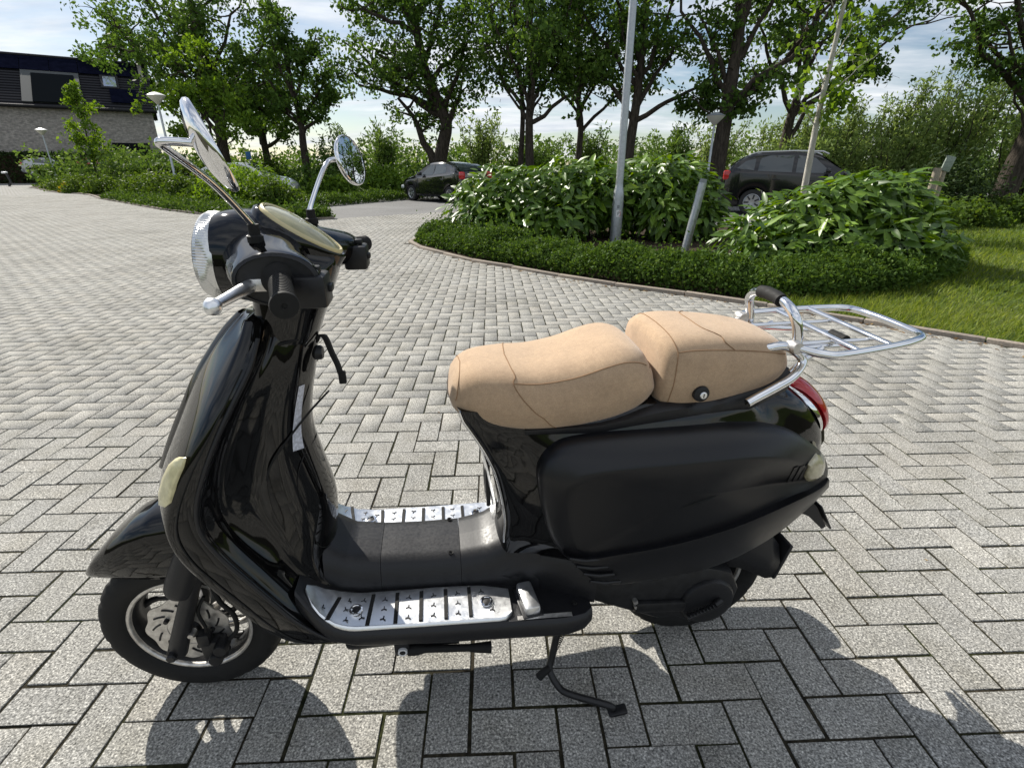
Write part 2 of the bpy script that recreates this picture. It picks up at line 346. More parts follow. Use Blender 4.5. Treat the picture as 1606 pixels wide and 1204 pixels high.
# ------------------------------------------------------------------ vegetation helpers
def unit(n, r=rng):
    v = r.normal(size=(n, 3)); return v/np.linalg.norm(v, axis=1)[:, None]
def leaves(P, size, aspect=.5, up=.4, out=None, droop=0, r=rng, jit=.35, fold=0.0):
    """one pointed quad (or a folded pair) per point; returns verts, faces"""
    n = len(P); nr = unit(n, r); nr[:, 2] = nr[:, 2]*.8+up
    if out is not None: nr += out
    nr /= np.linalg.norm(nr, axis=1)[:, None]
    d = unit(n, r); d -= nr*(d*nr).sum(1)[:, None]; d[:, 2] -= droop; d -= nr*(d*nr).sum(1)[:, None]*.8; d /= np.linalg.norm(d, axis=1)[:, None]
    s = np.cross(nr, d); s /= np.linalg.norm(s, axis=1)[:, None]
    L = (size*(1+jit*r.uniform(-1, 1, n)))[:, None]; Wd = L*aspect*.5
    if fold <= 0:
        V = np.stack([P, P+d*L*.45+s*Wd, P+d*L, P+d*L*.45-s*Wd], 1); return V.reshape(-1, 3), np.arange(4*n).reshape(n, 4)
    up_ = nr*L*fold
    V = np.stack([P, P+d*L*.38+s*Wd+up_, P+d*L*.72+s*Wd*.72+up_*.7-nr*L*.03, P+d*L-nr*L*.08, P+d*L*.5-nr*L*.0, P+d*L*.38-s*Wd+up_, P+d*L*.72-s*Wd*.72+up_*.7-nr*L*.03], 1)
    f = np.array([[0, 1, 2, 4], [4, 2, 3, 3], [0, 4, 6, 5], [4, 3, 6, 6]])
    f = np.array([[0, 1, 2, 4], [0, 4, 6, 5]]); f2 = np.array([[4, 2, 3], [4, 3, 6]])
    base = 7*np.arange(n)[:, None, None]
    q = (f[None]+base).reshape(-1, 4); t = (f2[None]+base).reshape(-1, 3)
    return V.reshape(-1, 3), q, t
def foliage(name, P, size, m, parent=None, tone=None, **kw):
    V, F = leaves(P, size, **kw)[:2]
    tn = tone if tone is not None else rng.random(len(P))
    return raw(name, V, F, m, parent, tone=tn)
L_oak = leafmat('oak_leaf', (0.033, 0.065, 0.013), (0.067, 0.126, 0.025), (0.134, 0.214, 0.045), .32)
L_maple = leafmat('bright_leaf', (0.060, 0.113, 0.017), (0.115, 0.198, 0.030), (0.186, 0.278, 0.048), .42)
L_far = leafmat('far_wood_leaf', (0.050, 0.091, 0.022), (0.090, 0.155, 0.034), (0.155, 0.228, 0.061), .3)
L_willow = leafmat('willow_leaf', (0.093, 0.139, 0.042), (0.159, 0.228, 0.067), (0.261, 0.337, 0.111), .35, .5)
L_shrub = leafmat('shrub_leaf', (0.032, 0.061, 0.011), (0.067, 0.115, 0.020), (0.125, 0.182, 0.037), .35)
L_lau = leafmat('laurel_leaf', (0.036, 0.081, 0.009), (0.084, 0.162, 0.017), (0.176, 0.285, 0.031), .26, .40, .42)
L_lau1 = leafmat('laurel_leaf_single', (0.054, 0.110, 0.012), (0.106, 0.197, 0.020), (0.204, 0.313, 0.033), .26, .40, .42, True)
L_cov = leafmat('cover_leaf', (0.028, 0.056, 0.012), (0.061, 0.111, 0.021), (0.118, 0.176, 0.041), .28, .6, .06)
L_dark = leafmat('dark_evergreen', (0.013, 0.026, 0.008), (0.026, 0.047, 0.013), (0.049, 0.075, 0.021), .2)
L_yel = leafmat('yellow_bloom', (.20, .14, .01), (.5, .36, .02), (.65, .5, .04), .3)
L_grass = leafmat('grass_blade', (0.054, 0.091, 0.013), (0.115, 0.167, 0.027), (0.228, 0.264, 0.060), .4, .5)
def barkfn(c0, c1):
    def fn(t, b):
        mp_ = nd(t, 'Mapping', {'Vector': obj_co(t), 'Scale': (1, 1, .22)}); n1 = nd(t, 'TexNoise', {'Vector': mp_.outputs[0], 'Scale': 16.0, 'Detail': 7.0, 'Roughness': .65}); k = ramp(t, n1.outputs[0], [(.32, c0), (.68, c1)])
        t.links.new(k.outputs[0], b.inputs['Base Color']); bump(t, b, n1.outputs[0], .9, .05)
    return fn
B_oak = mat('oak_bark', rough=.95, spec=.15, build=barkfn((.022, .018, .014), (.085, .070, .055)))
B_pale = mat('pale_bark', rough=.85, spec=.2, build=barkfn((.30, .28, .23), (.58, .55, .48)))
def branch_path(a, b, n, wob, r):
    a, b = np.array(a, float), np.array(b, float); t = np.linspace(0, 1, n)[:, None]; P = a+(b-a)*t; L = np.linalg.norm(b-a)
    k = r.normal(0, wob*L, (n, 3)); k = np.cumsum(k, 0)/math.sqrt(n); k -= t*k[-1]; P += k; return P
def tree(name, base, trunk, r0, limbs, crown, label, cat='tree', group=None, n_leaf=9000, leaf=.17, m=L_oak, bark=B_oak, seed=1, spread=.55, sub=5, dens_sub=3, up=.35, clump=.55):
    """trunk: points relative to base; limbs: end points; crown = leaf clusters round limb ends"""
    r = np.random.default_rng(seed); root = empty(name, base, 0, label, cat, group)
    T = cr(np.array(trunk, float), 5); nT = len(T); rad = np.linspace(r0, r0*.42, nT); rad[0] = r0*1.25; 
    mb = MB().tube(T, rad, 12); tips = []
    for (ti, end, rr) in limbs:
        i = min(nT-1, int(ti*(nT-1))); P = branch_path(T[i], end, 9, .07, r); mb.tube(P, np.linspace(min(rr, rad[i]*.9), rr*.28, 9), 8)
        L = np.linalg.norm(P[-1]-P[0])
        for s in range(sub):
            j = r.integers(3, 9); d = unit(1, r)[0]; d[2] = abs(d[2])*.6+.05*r.normal(); e = P[j]+d*L*r.uniform(.25, .5)
            Q = branch_path(P[j], e, 6, .09, r); mb.tube(Q, np.linspace(rr*.35, rr*.08, 6), 5)
            for q in range(dens_sub):
                j2 = r.integers(2, 6); d2 = unit(1, r)[0]; d2[2] *= .6; e2 = Q[j2]+d2*L*r.uniform(.12, .26)
                mb.tube(branch_path(Q[j2], e2, 4, .1, r), np.linspace(rr*.12, rr*.04, 4), 4); tips += [e2, (Q[j2]+e2)/2]
            tips.append(e)
        tips.append(P[-1])
    mb.build('trunk', bark, root, 60)
    tips = np.array(tips); 
    # several small clumps round each twig, uneven in size
    C = tips[r.integers(0, len(tips), max(40, int(len(tips)*1.2)))]+r.normal(0, clump*.45, (max(40, int(len(tips)*1.2)), 3))
    sz = r.uniform(.35, 1.0, len(C))*clump; w_ = sz**2; idx = r.choice(len(C), n_leaf, p=w_/w_.sum())
    off = unit(n_leaf, r)*(r.random(n_leaf)**.45)[:, None]*sz[idx][:, None]; off[:, 2] *= .72
    P = C[idx]+off
    tone = np.clip(r.normal(.45, .2, n_leaf)+.15*r.normal(size=len(C))[idx], 0, 1)
    foliage('crown', P, leaf, m, root, tone, aspect=.62, up=up, r=r)
    return root
def bush(name, loc, rad, label, m, n, leaf, cat='shrub', group=None, seed=1, lumps=14, asp=.5, up=.4, stems=True, droop=.1, shell=.55):
    r = np.random.default_rng(seed); root = empty(name, loc, 0, label, cat, group); rad = np.array(rad, float)
    d = unit(lumps, r); d[:, 2] = np.abs(d[:, 2]); C = d*rad*r.uniform(.35, .72, (lumps, 1)); C[:, 2] = np.maximum(C[:, 2], .12*rad[2]); S = r.uniform(.38, .62, lumps)
    idx = r.integers(0, lumps, n); u = unit(n, r); P = C[idx]+u*rad*(S[idx]*(shell+(1-shell)*r.random(n)**.5))[:, None]; P[:, 2] = np.abs(P[:, 2])*.98+.02
    o_ = P/rad; tone = np.clip(r.normal(.45, .2, n)+.2*r.normal(size=lumps)[idx]*.5, 0, 1)
    foliage('foliage', P, leaf, m, root, tone, aspect=asp, up=up, out=o_*.6, r=r, droop=droop)
    if stems:
        mb = MB()
        for k in range(9):
            e = C[k % lumps]; mb.tube(branch_path((r.normal(0, .08)*rad[0], r.normal(0, .08)*rad[1], 0), e, 6, .06, r), np.linspace(.02, .006, 6)*max(1, rad[2]), 6)
        mb.build('stem', B_oak, root, 60)
    return root
# ------------------------------------------------------------------ big trees behind the parking
def oakish(label, x, y, h0, lean, r0, seed, n=9000, leaf=.2, top=9.5, spr=3.6, low=3.2, nl=9, m=L_oak, group=None, name='oak_tree', sub=5, clump=.6, z0=0):
    r = np.random.default_rng(seed); tr = [(0, 0, z0), (lean*.1+r.normal(0, .08), 0, h0*.35), (lean*.5+r.normal(0, .12), r.normal(0, .1), h0*.7), (lean+r.normal(0, .1), r.normal(0, .15), h0), (lean*1.2+r.normal(0, .2), r.normal(0, .2), top*.85)]
    limbs = []
    for k in range(nl):
        a = k*2.4+r.uniform(-.4, .4); f = k/(nl-1); z = low+f*(top-low)*.95+r.normal(0, .3); rr = spr*(1-.45*f**1.6)*r.uniform(.75, 1.1)
        limbs.append((min(.98, max(.35, (low*.72+f*(top*.85-low))/(top*.85))), (lean+rr*math.cos(a), rr*math.sin(a)*.8, z), r0*(.5-.25*f)))
    return tree(name, (x, y, 0), tr, r0, limbs, None, label, group=group, n_leaf=n, leaf=leaf, m=m, seed=seed, sub=sub, clump=clump)
# forked oak beyond the black hatchback
tree('oak_tree', (-4.0, 30, 0), [(0, 0, -.05), (.05, 0, 1.2), (.35, 0, 2.4), (.55, .1, 3.4), (.1, .2, 4.6), (-.5, .3, 6.2), (-.9, .3, 8.6)], .42,
     [(.14, (-1.9, .2, 4.6), .24), (.5, (1.5, .3, 5.4), .18), (.62, (1.9, -.6, 7.0), .17), (.6, (-2.6, -.5, 6.4), .2), (.62, (-3.9, .3, 5.2), .18), (.7, (-1.6, 1.2, 8.6), .16), (.8, (.8, -1, 8.8), .14), (.95, (-2.6, .5, 9.6), .12), (.75, (2.8, .6, 8.6), .14), (.9, (-4.0, -.8, 8.2), .13), (.55, (-4.6, .8, 7.2), .13), (.95, (.2, 0, 10), .1)],
     None, 'large oak with forked crooked trunk beyond the black hatchback', n_leaf=11500, leaf=.20, seed=11, sub=6, clump=.62, group='oaks behind the car park')
oakish('slim dark oak trunk close beside a slightly thicker one', .42, 27, 5.0, -.2, .15, 21, 4200, top=10, spr=2.2, low=6.0, nl=8, group='oaks behind the car park')
oakish('oak with low bulge on its trunk beside the slimmest oak', .92, 26, 5.0, .0, .23, 22, 6500, top=10, spr=3.0, low=5.4, nl=10, group='oaks behind the car park')
oakish('oak with straight narrow trunk splitting into two steep limbs', 3.25, 28, 4.6, .15, .19, 23, 6500, top=10, spr=2.8, low=5.5, nl=10, group='oaks behind the car park')
tree('oak_tree', (5.35, 26, 0), [(0, 0, -.05), (.05, 0, 2), (.2, 0, 4), (.25, 0, 5.6), (.35, .1, 9.4)], .27,
     [(.42, (-2.0, .2, 5.5), .13), (.40, (3.6, -.3, 5.2), .12), (.5, (2.2, .4, 6.8), .12), (.6, (-2.4, .4, 7.6), .12), (.62, (1.6, -.6, 8.4), .12), (.7, (-1.4, .2, 9.0), .1), (.8, (.6, .6, 10), .1), (.9, (2.2, .5, 9.4), .09), (.55, (-1.0, -1, 6.8), .1)],
     None, 'oak behind the lamp pole with long level branch reaching sideways', n_leaf=7500, leaf=.2, seed=31, sub=5, clump=.55, group='oaks behind the car park')
tree('oak_tree', (8.8, 24, 0), [(0, 0, -.05), (.03, 0, 2), (.1, 0, 4.2), (.12, 0, 6), (.2, .1, 9)], .37,
     [(.47, (3.2, .2, 6.6), .16), (.43, (4.2, -.3, 7.6), .14), (.46, (-1.5, .2, 6.8), .13), (.52, (-2.4, .3, 8.2), .12), (.6, (2.2, .5, 8.6), .13), (.7, (-1, -.4, 9.4), .11), (.8, (1, .3, 10), .1), (.36, (-1.6, .4, 4.2), .05), (.36, (1.3, .4, 4.0), .05)],
     None, 'thickest oak standing right behind the small cone lamp', n_leaf=7000, leaf=.2, seed=32, sub=5, clump=.5, group='oaks behind the car park')
tree('oak_tree', (12.9, 27, 0), [(0, 0, -.05), (.05, 0, 2), (.15, 0, 3.6), (.35, 0, 5), (.6, .1, 9)], .26,
     [(.33, (3.2, .2, 6.2), .12), (.5, (4.6, .3, 8.0), .12), (.5, (-2.2, .2, 7.6), .12), (.6, (2.2, .3, 9.0), .12), (.7, (-1.2, -.4, 9.2), .1), (.85, (3.0, .3, 9.8), .1), (.4, (5.4, -.2, 7.2), .1)],
     None, 'oak behind the dark estate car leaning away from the thickest oak', n_leaf=6500, leaf=.2, seed=33, sub=5, clump=.5, group='oaks behind the car park')
tree('oak_tree', (17.9, 20, 0), [(0, 0, -.05), (.15, 0, 1.5), (.35, 0, 3.2), (.5, 0, 5.2), (.7, .1, 8)], .40,
     [(.42, (-3.4, .2, 6.4), .14), (.40, (-2.4, -.4, 5.6), .1), (.55, (-4.2, -.4, 8.2), .13), (.6, (-1.8, .3, 8.4), .12), (.7, (2, .3, 8.4), .1), (.35, (-1.2, .3, 4.4), .06), (.5, (-3.6, .6, 7.2), .1)],
     None, 'oak at the lawn edge with one drooping limb over open sky', n_leaf=7000, leaf=.16, seed=34, sub=5, clump=.5, group='oaks behind the car park')
# left group
tree('tall_tree', (-18.4, 36, 0), [(0, 0, -.05), (0, 0, 2.5), (.2, 0, 5), (0, 0, 8), (-.3, 0, 11)], .38,
     [(.3, (-1.5, .2, 6.2), .16), (.35, (-4.6, -.5, 9.2), .16), (.4, (4.0, .3, 6.8), .16), (.45, (4.6, -.3, 8.8), .15), (.5, (-3.0, .5, 10.4), .15), (.55, (2.8, .3, 10.6), .14), (.6, (-1, -1.5, 9), .12), (.4, (0, -3, 6.6), .12), (.45, (-1.4, -2.0, 8), .12), (.3, (2.2, -2, 5.4), .1), (.8, (-.5, 0, 12), .1), (.9, (3.6, .3, 11.4), .1), (.35, (1.2, 1, 5.2), .1), (.7, (-3.8, .5, 11.2), .1), (.5, (1.0, -2.6, 8.6), .1)],
     None, 'largest dense green tree with its crown rising beside the house', n_leaf=15000, leaf=.22, seed=41, sub=6, clump=.8, m=L_oak)
oakish('dark tree with short trunk behind the white car', -16.6, 38, 4.4, .2, .28, 42, 7000, .22, 8.0, 3.0, 4.2, 9, name='dark_tree', clump=.6)
tree('oak_tree', (-12.1, 33, 0), [(0, 0, -.05), (-.05, 0, 2.4), (0, 0, 3.6), (-.2, 0, 5.4), (-.4, 0, 8)], .24,
     [(.42, (1.9, .2, 4.9), .12), (.5, (-2.0, .2, 6.6), .12), (.5, (2.4, .3, 6.6), .12), (.6, (-.6, -1, 7.6), .1), (.7, (1.4, .3, 8.0), .1), (.45, (-2.2, .6, 5.0), .1), (.9, (-.6, 0, 8.8), .08)],
     None, 'slender tree with curved trunk between the white car and the mirror', n_leaf=8000, leaf=.2, seed=43, sub=5, clump=.5)
tree('maple_tree', (-15.9, 30, 0), [(0, 0, -.05), (0, 0, 1.5), (.1, 0, 3), (0, 0, 5)], .10,
     [(.3, (-1.9, 0, 4.2), .05), (.35, (1.9, .2, 4.0), .05), (.45, (-1.4, -.5, 5.2), .05), (.5, (1.4, -.4, 5.4), .05), (.6, (0, .4, 6.2), .05), (.4, (2.3, 0, 3.2), .04), (.4, (-1.8, .3, 3.0), .04), (.8, (.4, -.2, 6.4), .03)],
     None, 'yellow-green young maple beside the tall lamp near the house', n_leaf=5200, leaf=.2, seed=44, sub=5, clump=.42, m=L_maple)
tree('sapling', (-28.4, 38, 0), [(0, 0, -.05), (0, 0, 2), (.1, 0, 4), (0, 0, 5.7)], .06,
     [(.25, (.9, 0, 2.8), .03), (.3, (-.8, .2, 3.0), .03), (.45, (.9, -.2, 3.6), .03), (.5, (-.9, 0, 4.2), .03), (.65, (.5, 0, 4.8), .03), (.8, (-.3, 0, 5.6), .03), (.3, (1.2, 0, 2.4), .03), (.9, (.1, 0, 6.0), .02)],
     None, 'slim bright green sapling in front of the grey brick wall', n_leaf=2300, leaf=.2, seed=45, sub=4, clump=.32, m=L_maple)
tree('background_tree', (-40, 62, 0), [(0, 0, -.05), (0, 0, 4), (.1, 0, 8), (0, 0, 13)], .4,
     [(.4, (-4, 0, 9), .16), (.5, (4, 0, 9.6), .16), (.6, (-2.6, 0, 12), .15), (.7, (2.6, 0, 13), .14), (.8, (0, -1, 14.5), .1), (.6, (.4, -2.5, 10.6), .1)],
     None, 'distant tree showing above the house ridge', n_leaf=5000, leaf=.42, seed=46, sub=5, clump=1.0)
# staked young tree with pale trunk in the bed
tree('young_tree', (6.13, 11.5, 0), [(0, 0, 0), (-.02, 0, 1.0), (-.04, 0, 2.2), (.0, 0, 3.4), (.03, 0, 4.6)], .075,
     [(.45, (-.55, .1, 2.75), .016), (.5, (.6, -.1, 2.9), .018), (.55, (.95, .1, 3.3), .016), (.62, (-.4, 0, 3.4), .014), (.7, (.5, .1, 3.9), .014), (.5, (.35, -.3, 2.5), .012), (.8, (-.3, .1, 4.3), .012), (.52, (-.3, -.3, 2.4), .012)],
     None, 'young tree with pale trunk and sparse leaves before the dark estate car', n_leaf=620, leaf=.13, seed=51, sub=3, dens_sub=2, clump=.22, m=L_maple, bark=B_pale)
# ------------------------------------------------------------------ the woodland edge: one mass
r = np.random.default_rng(77); C = []; S = []
for k in range(210):
    x = r.uniform(-34, 60); d = r.uniform(36, 50)
    top = np.interp(x, [-34, -14, -8, -2, 5, 9, 18, 26, 32, 40, 60], [2.6, 2.6, 3.2, 3.4, 3.5, 3.4, 4.3, 5.0, 6.2, 7, 8])*r.uniform(.72, 1.05)*d/42
    for q in range(3):
        C.append((x+r.normal(0, .8), d+r.normal(0, .8), top*(.18+.30*q)+r.normal(0, .12))); S.append(r.uniform(.8, 1.4)*(1.25-.22*q))
C = np.array(C); S = np.array(S); n = 62000; idx = r.choice(len(C), n, p=S**2/(S**2).sum()); u = unit(n, r); P = C[idx]+u*(S[idx]*(.55+.45*r.random(n)**.5))[:, None]; P[:, 2] = np.abs(P[:, 2])
tone = np.clip(r.normal(.45, .18, n)+.22*r.normal(size=len(C))[idx], 0, 1)
wd = foliage('woodland_edge', P, .28, L_far, None, tone, aspect=.55, up=.4, r=r); wd['kind'] = 'stuff'; tag(wd, 'dense band of mixed green shrubs along the far side of the car park', 'woodland')
# wind-blown willows and taller shrubs in front of it
def plume(name, x, y, h, w_, label, seed, m=L_willow, n=2600, lean=.25, leaf=.22, group=None):
    r = np.random.default_rng(seed); root = empty(name, (x, y, 0), 0, label, 'shrub', group); k = 16; mb = MB(); P = []; tn = []
    for i in range(k):
        e = np.array([r.normal(0, w_*.55)+lean*h*.35, r.normal(0, w_*.35), h*r.uniform(.55, 1.0)]); Q = branch_path((r.normal(0, .15), r.normal(0, .1), 0), e, 9, .05, r); Q[:, 0] += lean*np.linspace(0, 1, 9)**2*h*.2
        mb.tube(Q, np.linspace(.045, .008, 9), 5); m_ = n//k; t = r.uniform(.12, 1, m_); j = (t*7.99).astype(int); f = (t*8-j)[:, None]; c_ = Q[j]*(1-f)+Q[j+1]*f; P.append(c_+r.normal(0, 1, (m_, 3))*np.array([.32, .32, .28])*(w_*.5)*(1.15-.6*t)[:, None]); tn.append(np.clip(r.normal(.5, .2, m_)+r.normal(0, .12), 0, 1))
    mb.build('stem', B_oak, root, 60); P = np.concatenate(P); P[:, 2] = np.maximum(P[:, 2], .05)
    foliage('foliage', P, leaf, m, root, np.concatenate(tn), aspect=.30, up=.15, r=r, droop=-.3, out=np.array([[lean*1.5, 0, .2]])); return root
for i, (x, y, h, w_) in enumerate([(10.6, 30, 3.7, 1.5), (13.4, 30, 4.0, 1.6), (15.2, 29, 4.2, 1.5), (16.6, 28, 4.6, 1.4), (17.8, 27, 5.3, 1.3), (19.0, 26.5, 5.9, 1.3), (20.4, 26, 6.2, 1.4), (14.4, 25, 3.1, 1.6), (16.6, 24.5, 3.6, 1.7), (18.6, 24, 4.6, 1.6), (21.2, 24, 5.6, 1.7), (12.4, 26, 2.8, 1.4), (20.2, 21.5, 4.2, 1.7)]):
    plume('willow_shrub', x, y, h, w_, 'silvery green willow shrub bent by wind behind the lawn', 200+i, n=3600, group='wind-bent willow shrubs')
for i, (x, y, h, w_, lb) in enumerate([(-10.6, 34, 3.6, 1.5, 'upright leafy shrub beyond the round mirror'), (-7.6, 33, 4.0, 1.7, 'tall light green shrub left of the forked oak'), (-2.0, 34, 4.3, 1.2, 'grey-green feathery willow just behind the forked oak'), (.9, 35, 3.4, 1.5, 'shrub between the forked oak and the slim oaks'), (4.8, 34, 3.7, 1.4, 'shrub filling the gap right of the narrow oak trunk'), (9.6, 33, 3.6, 1.4, 'shrub partly behind the thickest oak')]):
    plume('tall_shrub', x, y, h, w_, lb, 230+i, L_far if i != 2 else L_willow, 3000, .05, .26)
for i, (x, y, rr, lb, mm) in enumerate([(-6.2, 27, (1.5, 1.1, 1.35), 'yellow-green rounded shrub left of the black hatchback', L_maple), (-8.4, 26, (1.3, 1, 1.1), 'low yellow-green shrub behind the far bed', L_maple), (-10.4, 29, (1.6, 1.1, 1.9), 'dark green rounded shrub behind the white car', L_oak), (-3.0, 28, (1.6, 1.1, 1.0), 'low green shrub directly behind the black hatchback', L_shrub), (-13.6, 31, (1.4, 1, 2.1), 'round leafy shrub left of the slender curved tree', L_shrub)]):
    bush('round_shrub', (x, y, 0), rr, lb, mm, 2600, .2, seed=260+i)
bush('evergreen_shrub', (11.2, 14.6, 0), (1.5, 1.2, 1.72), 'large dark evergreen shrub at the end of the lawn', L_dark, 9000, .12, seed=270, lumps=22, asp=.4)
for i, (x, y, rr) in enumerate([(9.3, 12.2, (1.0, .8, .72)), (10.6, 12.6, (1.0, .8, .6)), (12.6, 13.6, (1.1, .8, .7))]):
    bush('lawn_shrub', (x, y, 0), rr, 'low leafy shrub in front of the dark evergreen shrub', L_shrub, 2200, .11, seed=275+i, group='low shrubs at the lawn end')
# ------------------------------------------------------------------ shrubs in the far bed, hedge by the house
fb = [(-17.0, 25.0, (1.1, .9, .95), 0), (-15.3, 23.6, (1.2, .9, 1.0), 0), (-13.6, 22.2, (1.3, .9, 1.1), 1), (-12.0, 20.4, (1.1, .8, 1.0), 0), (-10.6, 19.4, (1.2, .9, 1.1), 1), (-9.3, 18.3, (1.3, .9, 1.3), 2), (-8.1, 17.4, (1.25, .8, 1.35), 2), (-7.0, 16.4, (1.0, .7, 1.0), 1), (-11.4, 22.6, (1.3, .9, 1.45), 2), (-10.2, 20.6, (1.3, .9, 1.4), 2)]
for i, (x, y, rr, k) in enumerate(fb):
    bush('bed_shrub', (x, y, 0), rr, ['glossy pale-flecked shrub in the far bed near the tall lamp', 'mid green leafy shrub in the far bed', 'olive green spreading shrub in the far bed before the white car'][k], [L_shrub, L_shrub, L_maple][k], 4600, .12, seed=300+i, group=['pale flecked bed shrubs', 'mid green bed shrubs', 'olive bed shrubs'][k])
for i, (x, y, rr) in enumerate([(-26.0, 32.2, (1.3, 1, .85)), (-23.6, 30.2, (1.2, 1, .9)), (-21.4, 28.9, (1.2, .9, .9)), (-19.4, 28.4, (1.2, .9, .95)), (-28.4, 34.6, (1.2, .9, .8))]):
    bush('bed_shrub', (x, y, 0), rr, 'leafy shrub in the bed before the clipped hedge', L_shrub, 2400, .13, seed=320+i, group='shrubs before the clipped hedge')
bush('flower_clump', (-24.4, 30.4, 0), (.7, .5, .55), 'clump of yellow flowers at the bed edge', L_yel, 900, .12, 'flowers', seed=330)
bush('grey_green_plants', (-23.7, 29.6, 0), (.7, .5, .4), 'low grey-green plants beside the yellow flowers', L_shrub, 900, .12, 'plants', seed=331)
def hedge(name, a, b, w_, h, label, m, n, leaf, seed, z0=0):
    r = np.random.default_rng(seed); a, b = np.array(a), np.array(b); L = np.hypot(*(b-a)); t = r.random(n)*L; face = r.random(n)
    y = np.where(face < .45, -w_/2, np.where(face < .65, w_/2, r.uniform(-w_/2, w_/2, n))); z = np.where(face < .65, r.uniform(0, h, n), h); z = np.where((face > .95), r.uniform(0, h, n), z)
    y += r.normal(0, .05, n); z = np.abs(z+r.normal(0, .05, n)); d = (b-a)/L; P = np.c_[a[0]+d[0]*t-d[1]*y, a[1]+d[1]*t+d[0]*y, z+z0]
    c0 = (a+b)/2; root = empty(name, (c0[0], c0[1], 0), 0, label, 'hedge'); P[:, :2] -= c0
    foliage('foliage', P, leaf, m, root, np.clip(r.normal(.45, .2, n), 0, 1), aspect=.55, up=.5, r=r)
    an = math.atan2(d[1], d[0]); o = MB().box((0, 0, h*.47), (L-.1, w_*.82, h*.90), an).build('inner_twigs', M_soil, root, 0); return root
hedge('clipped_hedge', (-38.3, 45.4), (-20.0, 37.6), 1.2, 1.36, 'low clipped box hedge before the house wall', L_shrub, 17000, .15, 340)
hedge('tall_hedge', (-54, 44.0), (-33.0, 57.0), 1.4, 2.45, 'dark tall hedge running along the house wall', L_dark, 11000, .22, 341)
bush('lane_bush', (-47.5, 50.5, 0), (3.2, 1.6, 2.3), 'dark bush at the far end of the paved lane', L_dark, 4500, .26, seed=342)
# ------------------------------------------------------------------ laurels in the near bed: big glossy leaves, the largest 300 of each built singly
cp__, sp__ = cp_, sp_
leafv = np.array([(0, 0, 0), (.36, .17, .05), (.70, .13, .02), (1, 0, -.08), (.5, 0, 0), (.36, -.17, .05), (.70, -.13, .02)]); leaff = [(0, 1, 2, 4), (0, 4, 6, 5), (4, 2, 3), (4, 3, 6)]
lme = bpy.data.meshes.new('leaf'); lme.from_pydata(leafv.tolist(), [], leaff); lme.materials.append(L_lau1)
for p in lme.polygons: p.use_smooth = True
def laurel(loc, lumpsC, n, size, label, seed):
    r = np.random.default_rng(seed); root = empty('laurel_bush', loc, 0, label, 'shrub'); C = np.array([c[:3] for c in lumpsC], float); S = np.array([c[3] for c in lumpsC])
    idx = r.choice(len(C), n, p=S**2/(S**2).sum()); u = unit(n, r); rad = np.where(r.random(n) < .75, r.uniform(.82, 1.06, n), r.uniform(.35, .82, n)); P = C[idx]+u*np.c_[S[idx], S[idx], S[idx]*.9]*rad[:, None]
    ok = P[:, 2] > .05; P = P[ok]; u = u[ok]; n = len(P)
    nr = unit(n, r)*.55+u*.55+np.array([-.12, -.10, .55]); nr /= np.linalg.norm(nr, axis=1)[:, None]
    d = u*.8+unit(n, r)*.55+np.array([0, 0, -.28])+np.where(r.random((n, 1)) < .18, 1, 0)*np.array([0, 0, .95]); d -= nr*(d*nr).sum(1)[:, None]; d /= np.linalg.norm(d, axis=1)[:, None]; s = np.cross(nr, d)
    L = size*r.uniform(.65, 1.2, n)
    wp = P+np.array(loc); dep_ = cp__*wp[:, 1]+sp__*(1.243-wp[:, 2]); front = (-u[:, 1]*.8+u[:, 2]*.5)+(rad[ok] > .9)*.6+r.random(n)*.2
    order_ = np.argsort(-(front*L/np.maximum(dep_, 1))); big = order_[:300]; rest_ = order_[300:]
    for i in big:
        o = bpy.data.objects.new('leaf', lme); COL.objects.link(o); o.parent = root
        M_ = Matrix(((d[i, 0], s[i, 0], nr[i, 0]), (d[i, 1], s[i, 1], nr[i, 1]), (d[i, 2], s[i, 2], nr[i, 2]))).to_4x4(); o.matrix_local = Matrix.Translation(P[i]) @ M_ @ Matrix.Scale(L[i], 4)
    k = len(rest_); V = P[rest_][:, None]+L[rest_][:, None, None]*(leafv[None, :, :1]*d[rest_][:, None]+leafv[None, :, 1:2]*s[rest_][:, None]+leafv[None, :, 2:]*nr[rest_][:, None])
    tri = np.array([[0, 1, 4], [1, 2, 4], [4, 2, 3], [4, 3, 6], [0, 4, 5], [4, 6, 5]]); F = (tri[None]+7*np.arange(k)[:, None, None]).reshape(-1, 3)
    hgt = np.clip(P[rest_][:, 2]/1.3, 0, 1); o = raw('leaf_mass', V.reshape(-1, 3), F, L_lau, root, tone=np.repeat(np.clip(r.normal(.42, .22, k), 0, 1), 6), smooth=True); o['kind'] = 'stuff'
    mb = MB()
    for c in C: mb.tube(branch_path((c[0]*.7, c[1]*.7, 0), c, 6, .05, r), np.linspace(.022, .008, 6), 6)
    mb.build('stem', B_oak, root, 60); return root
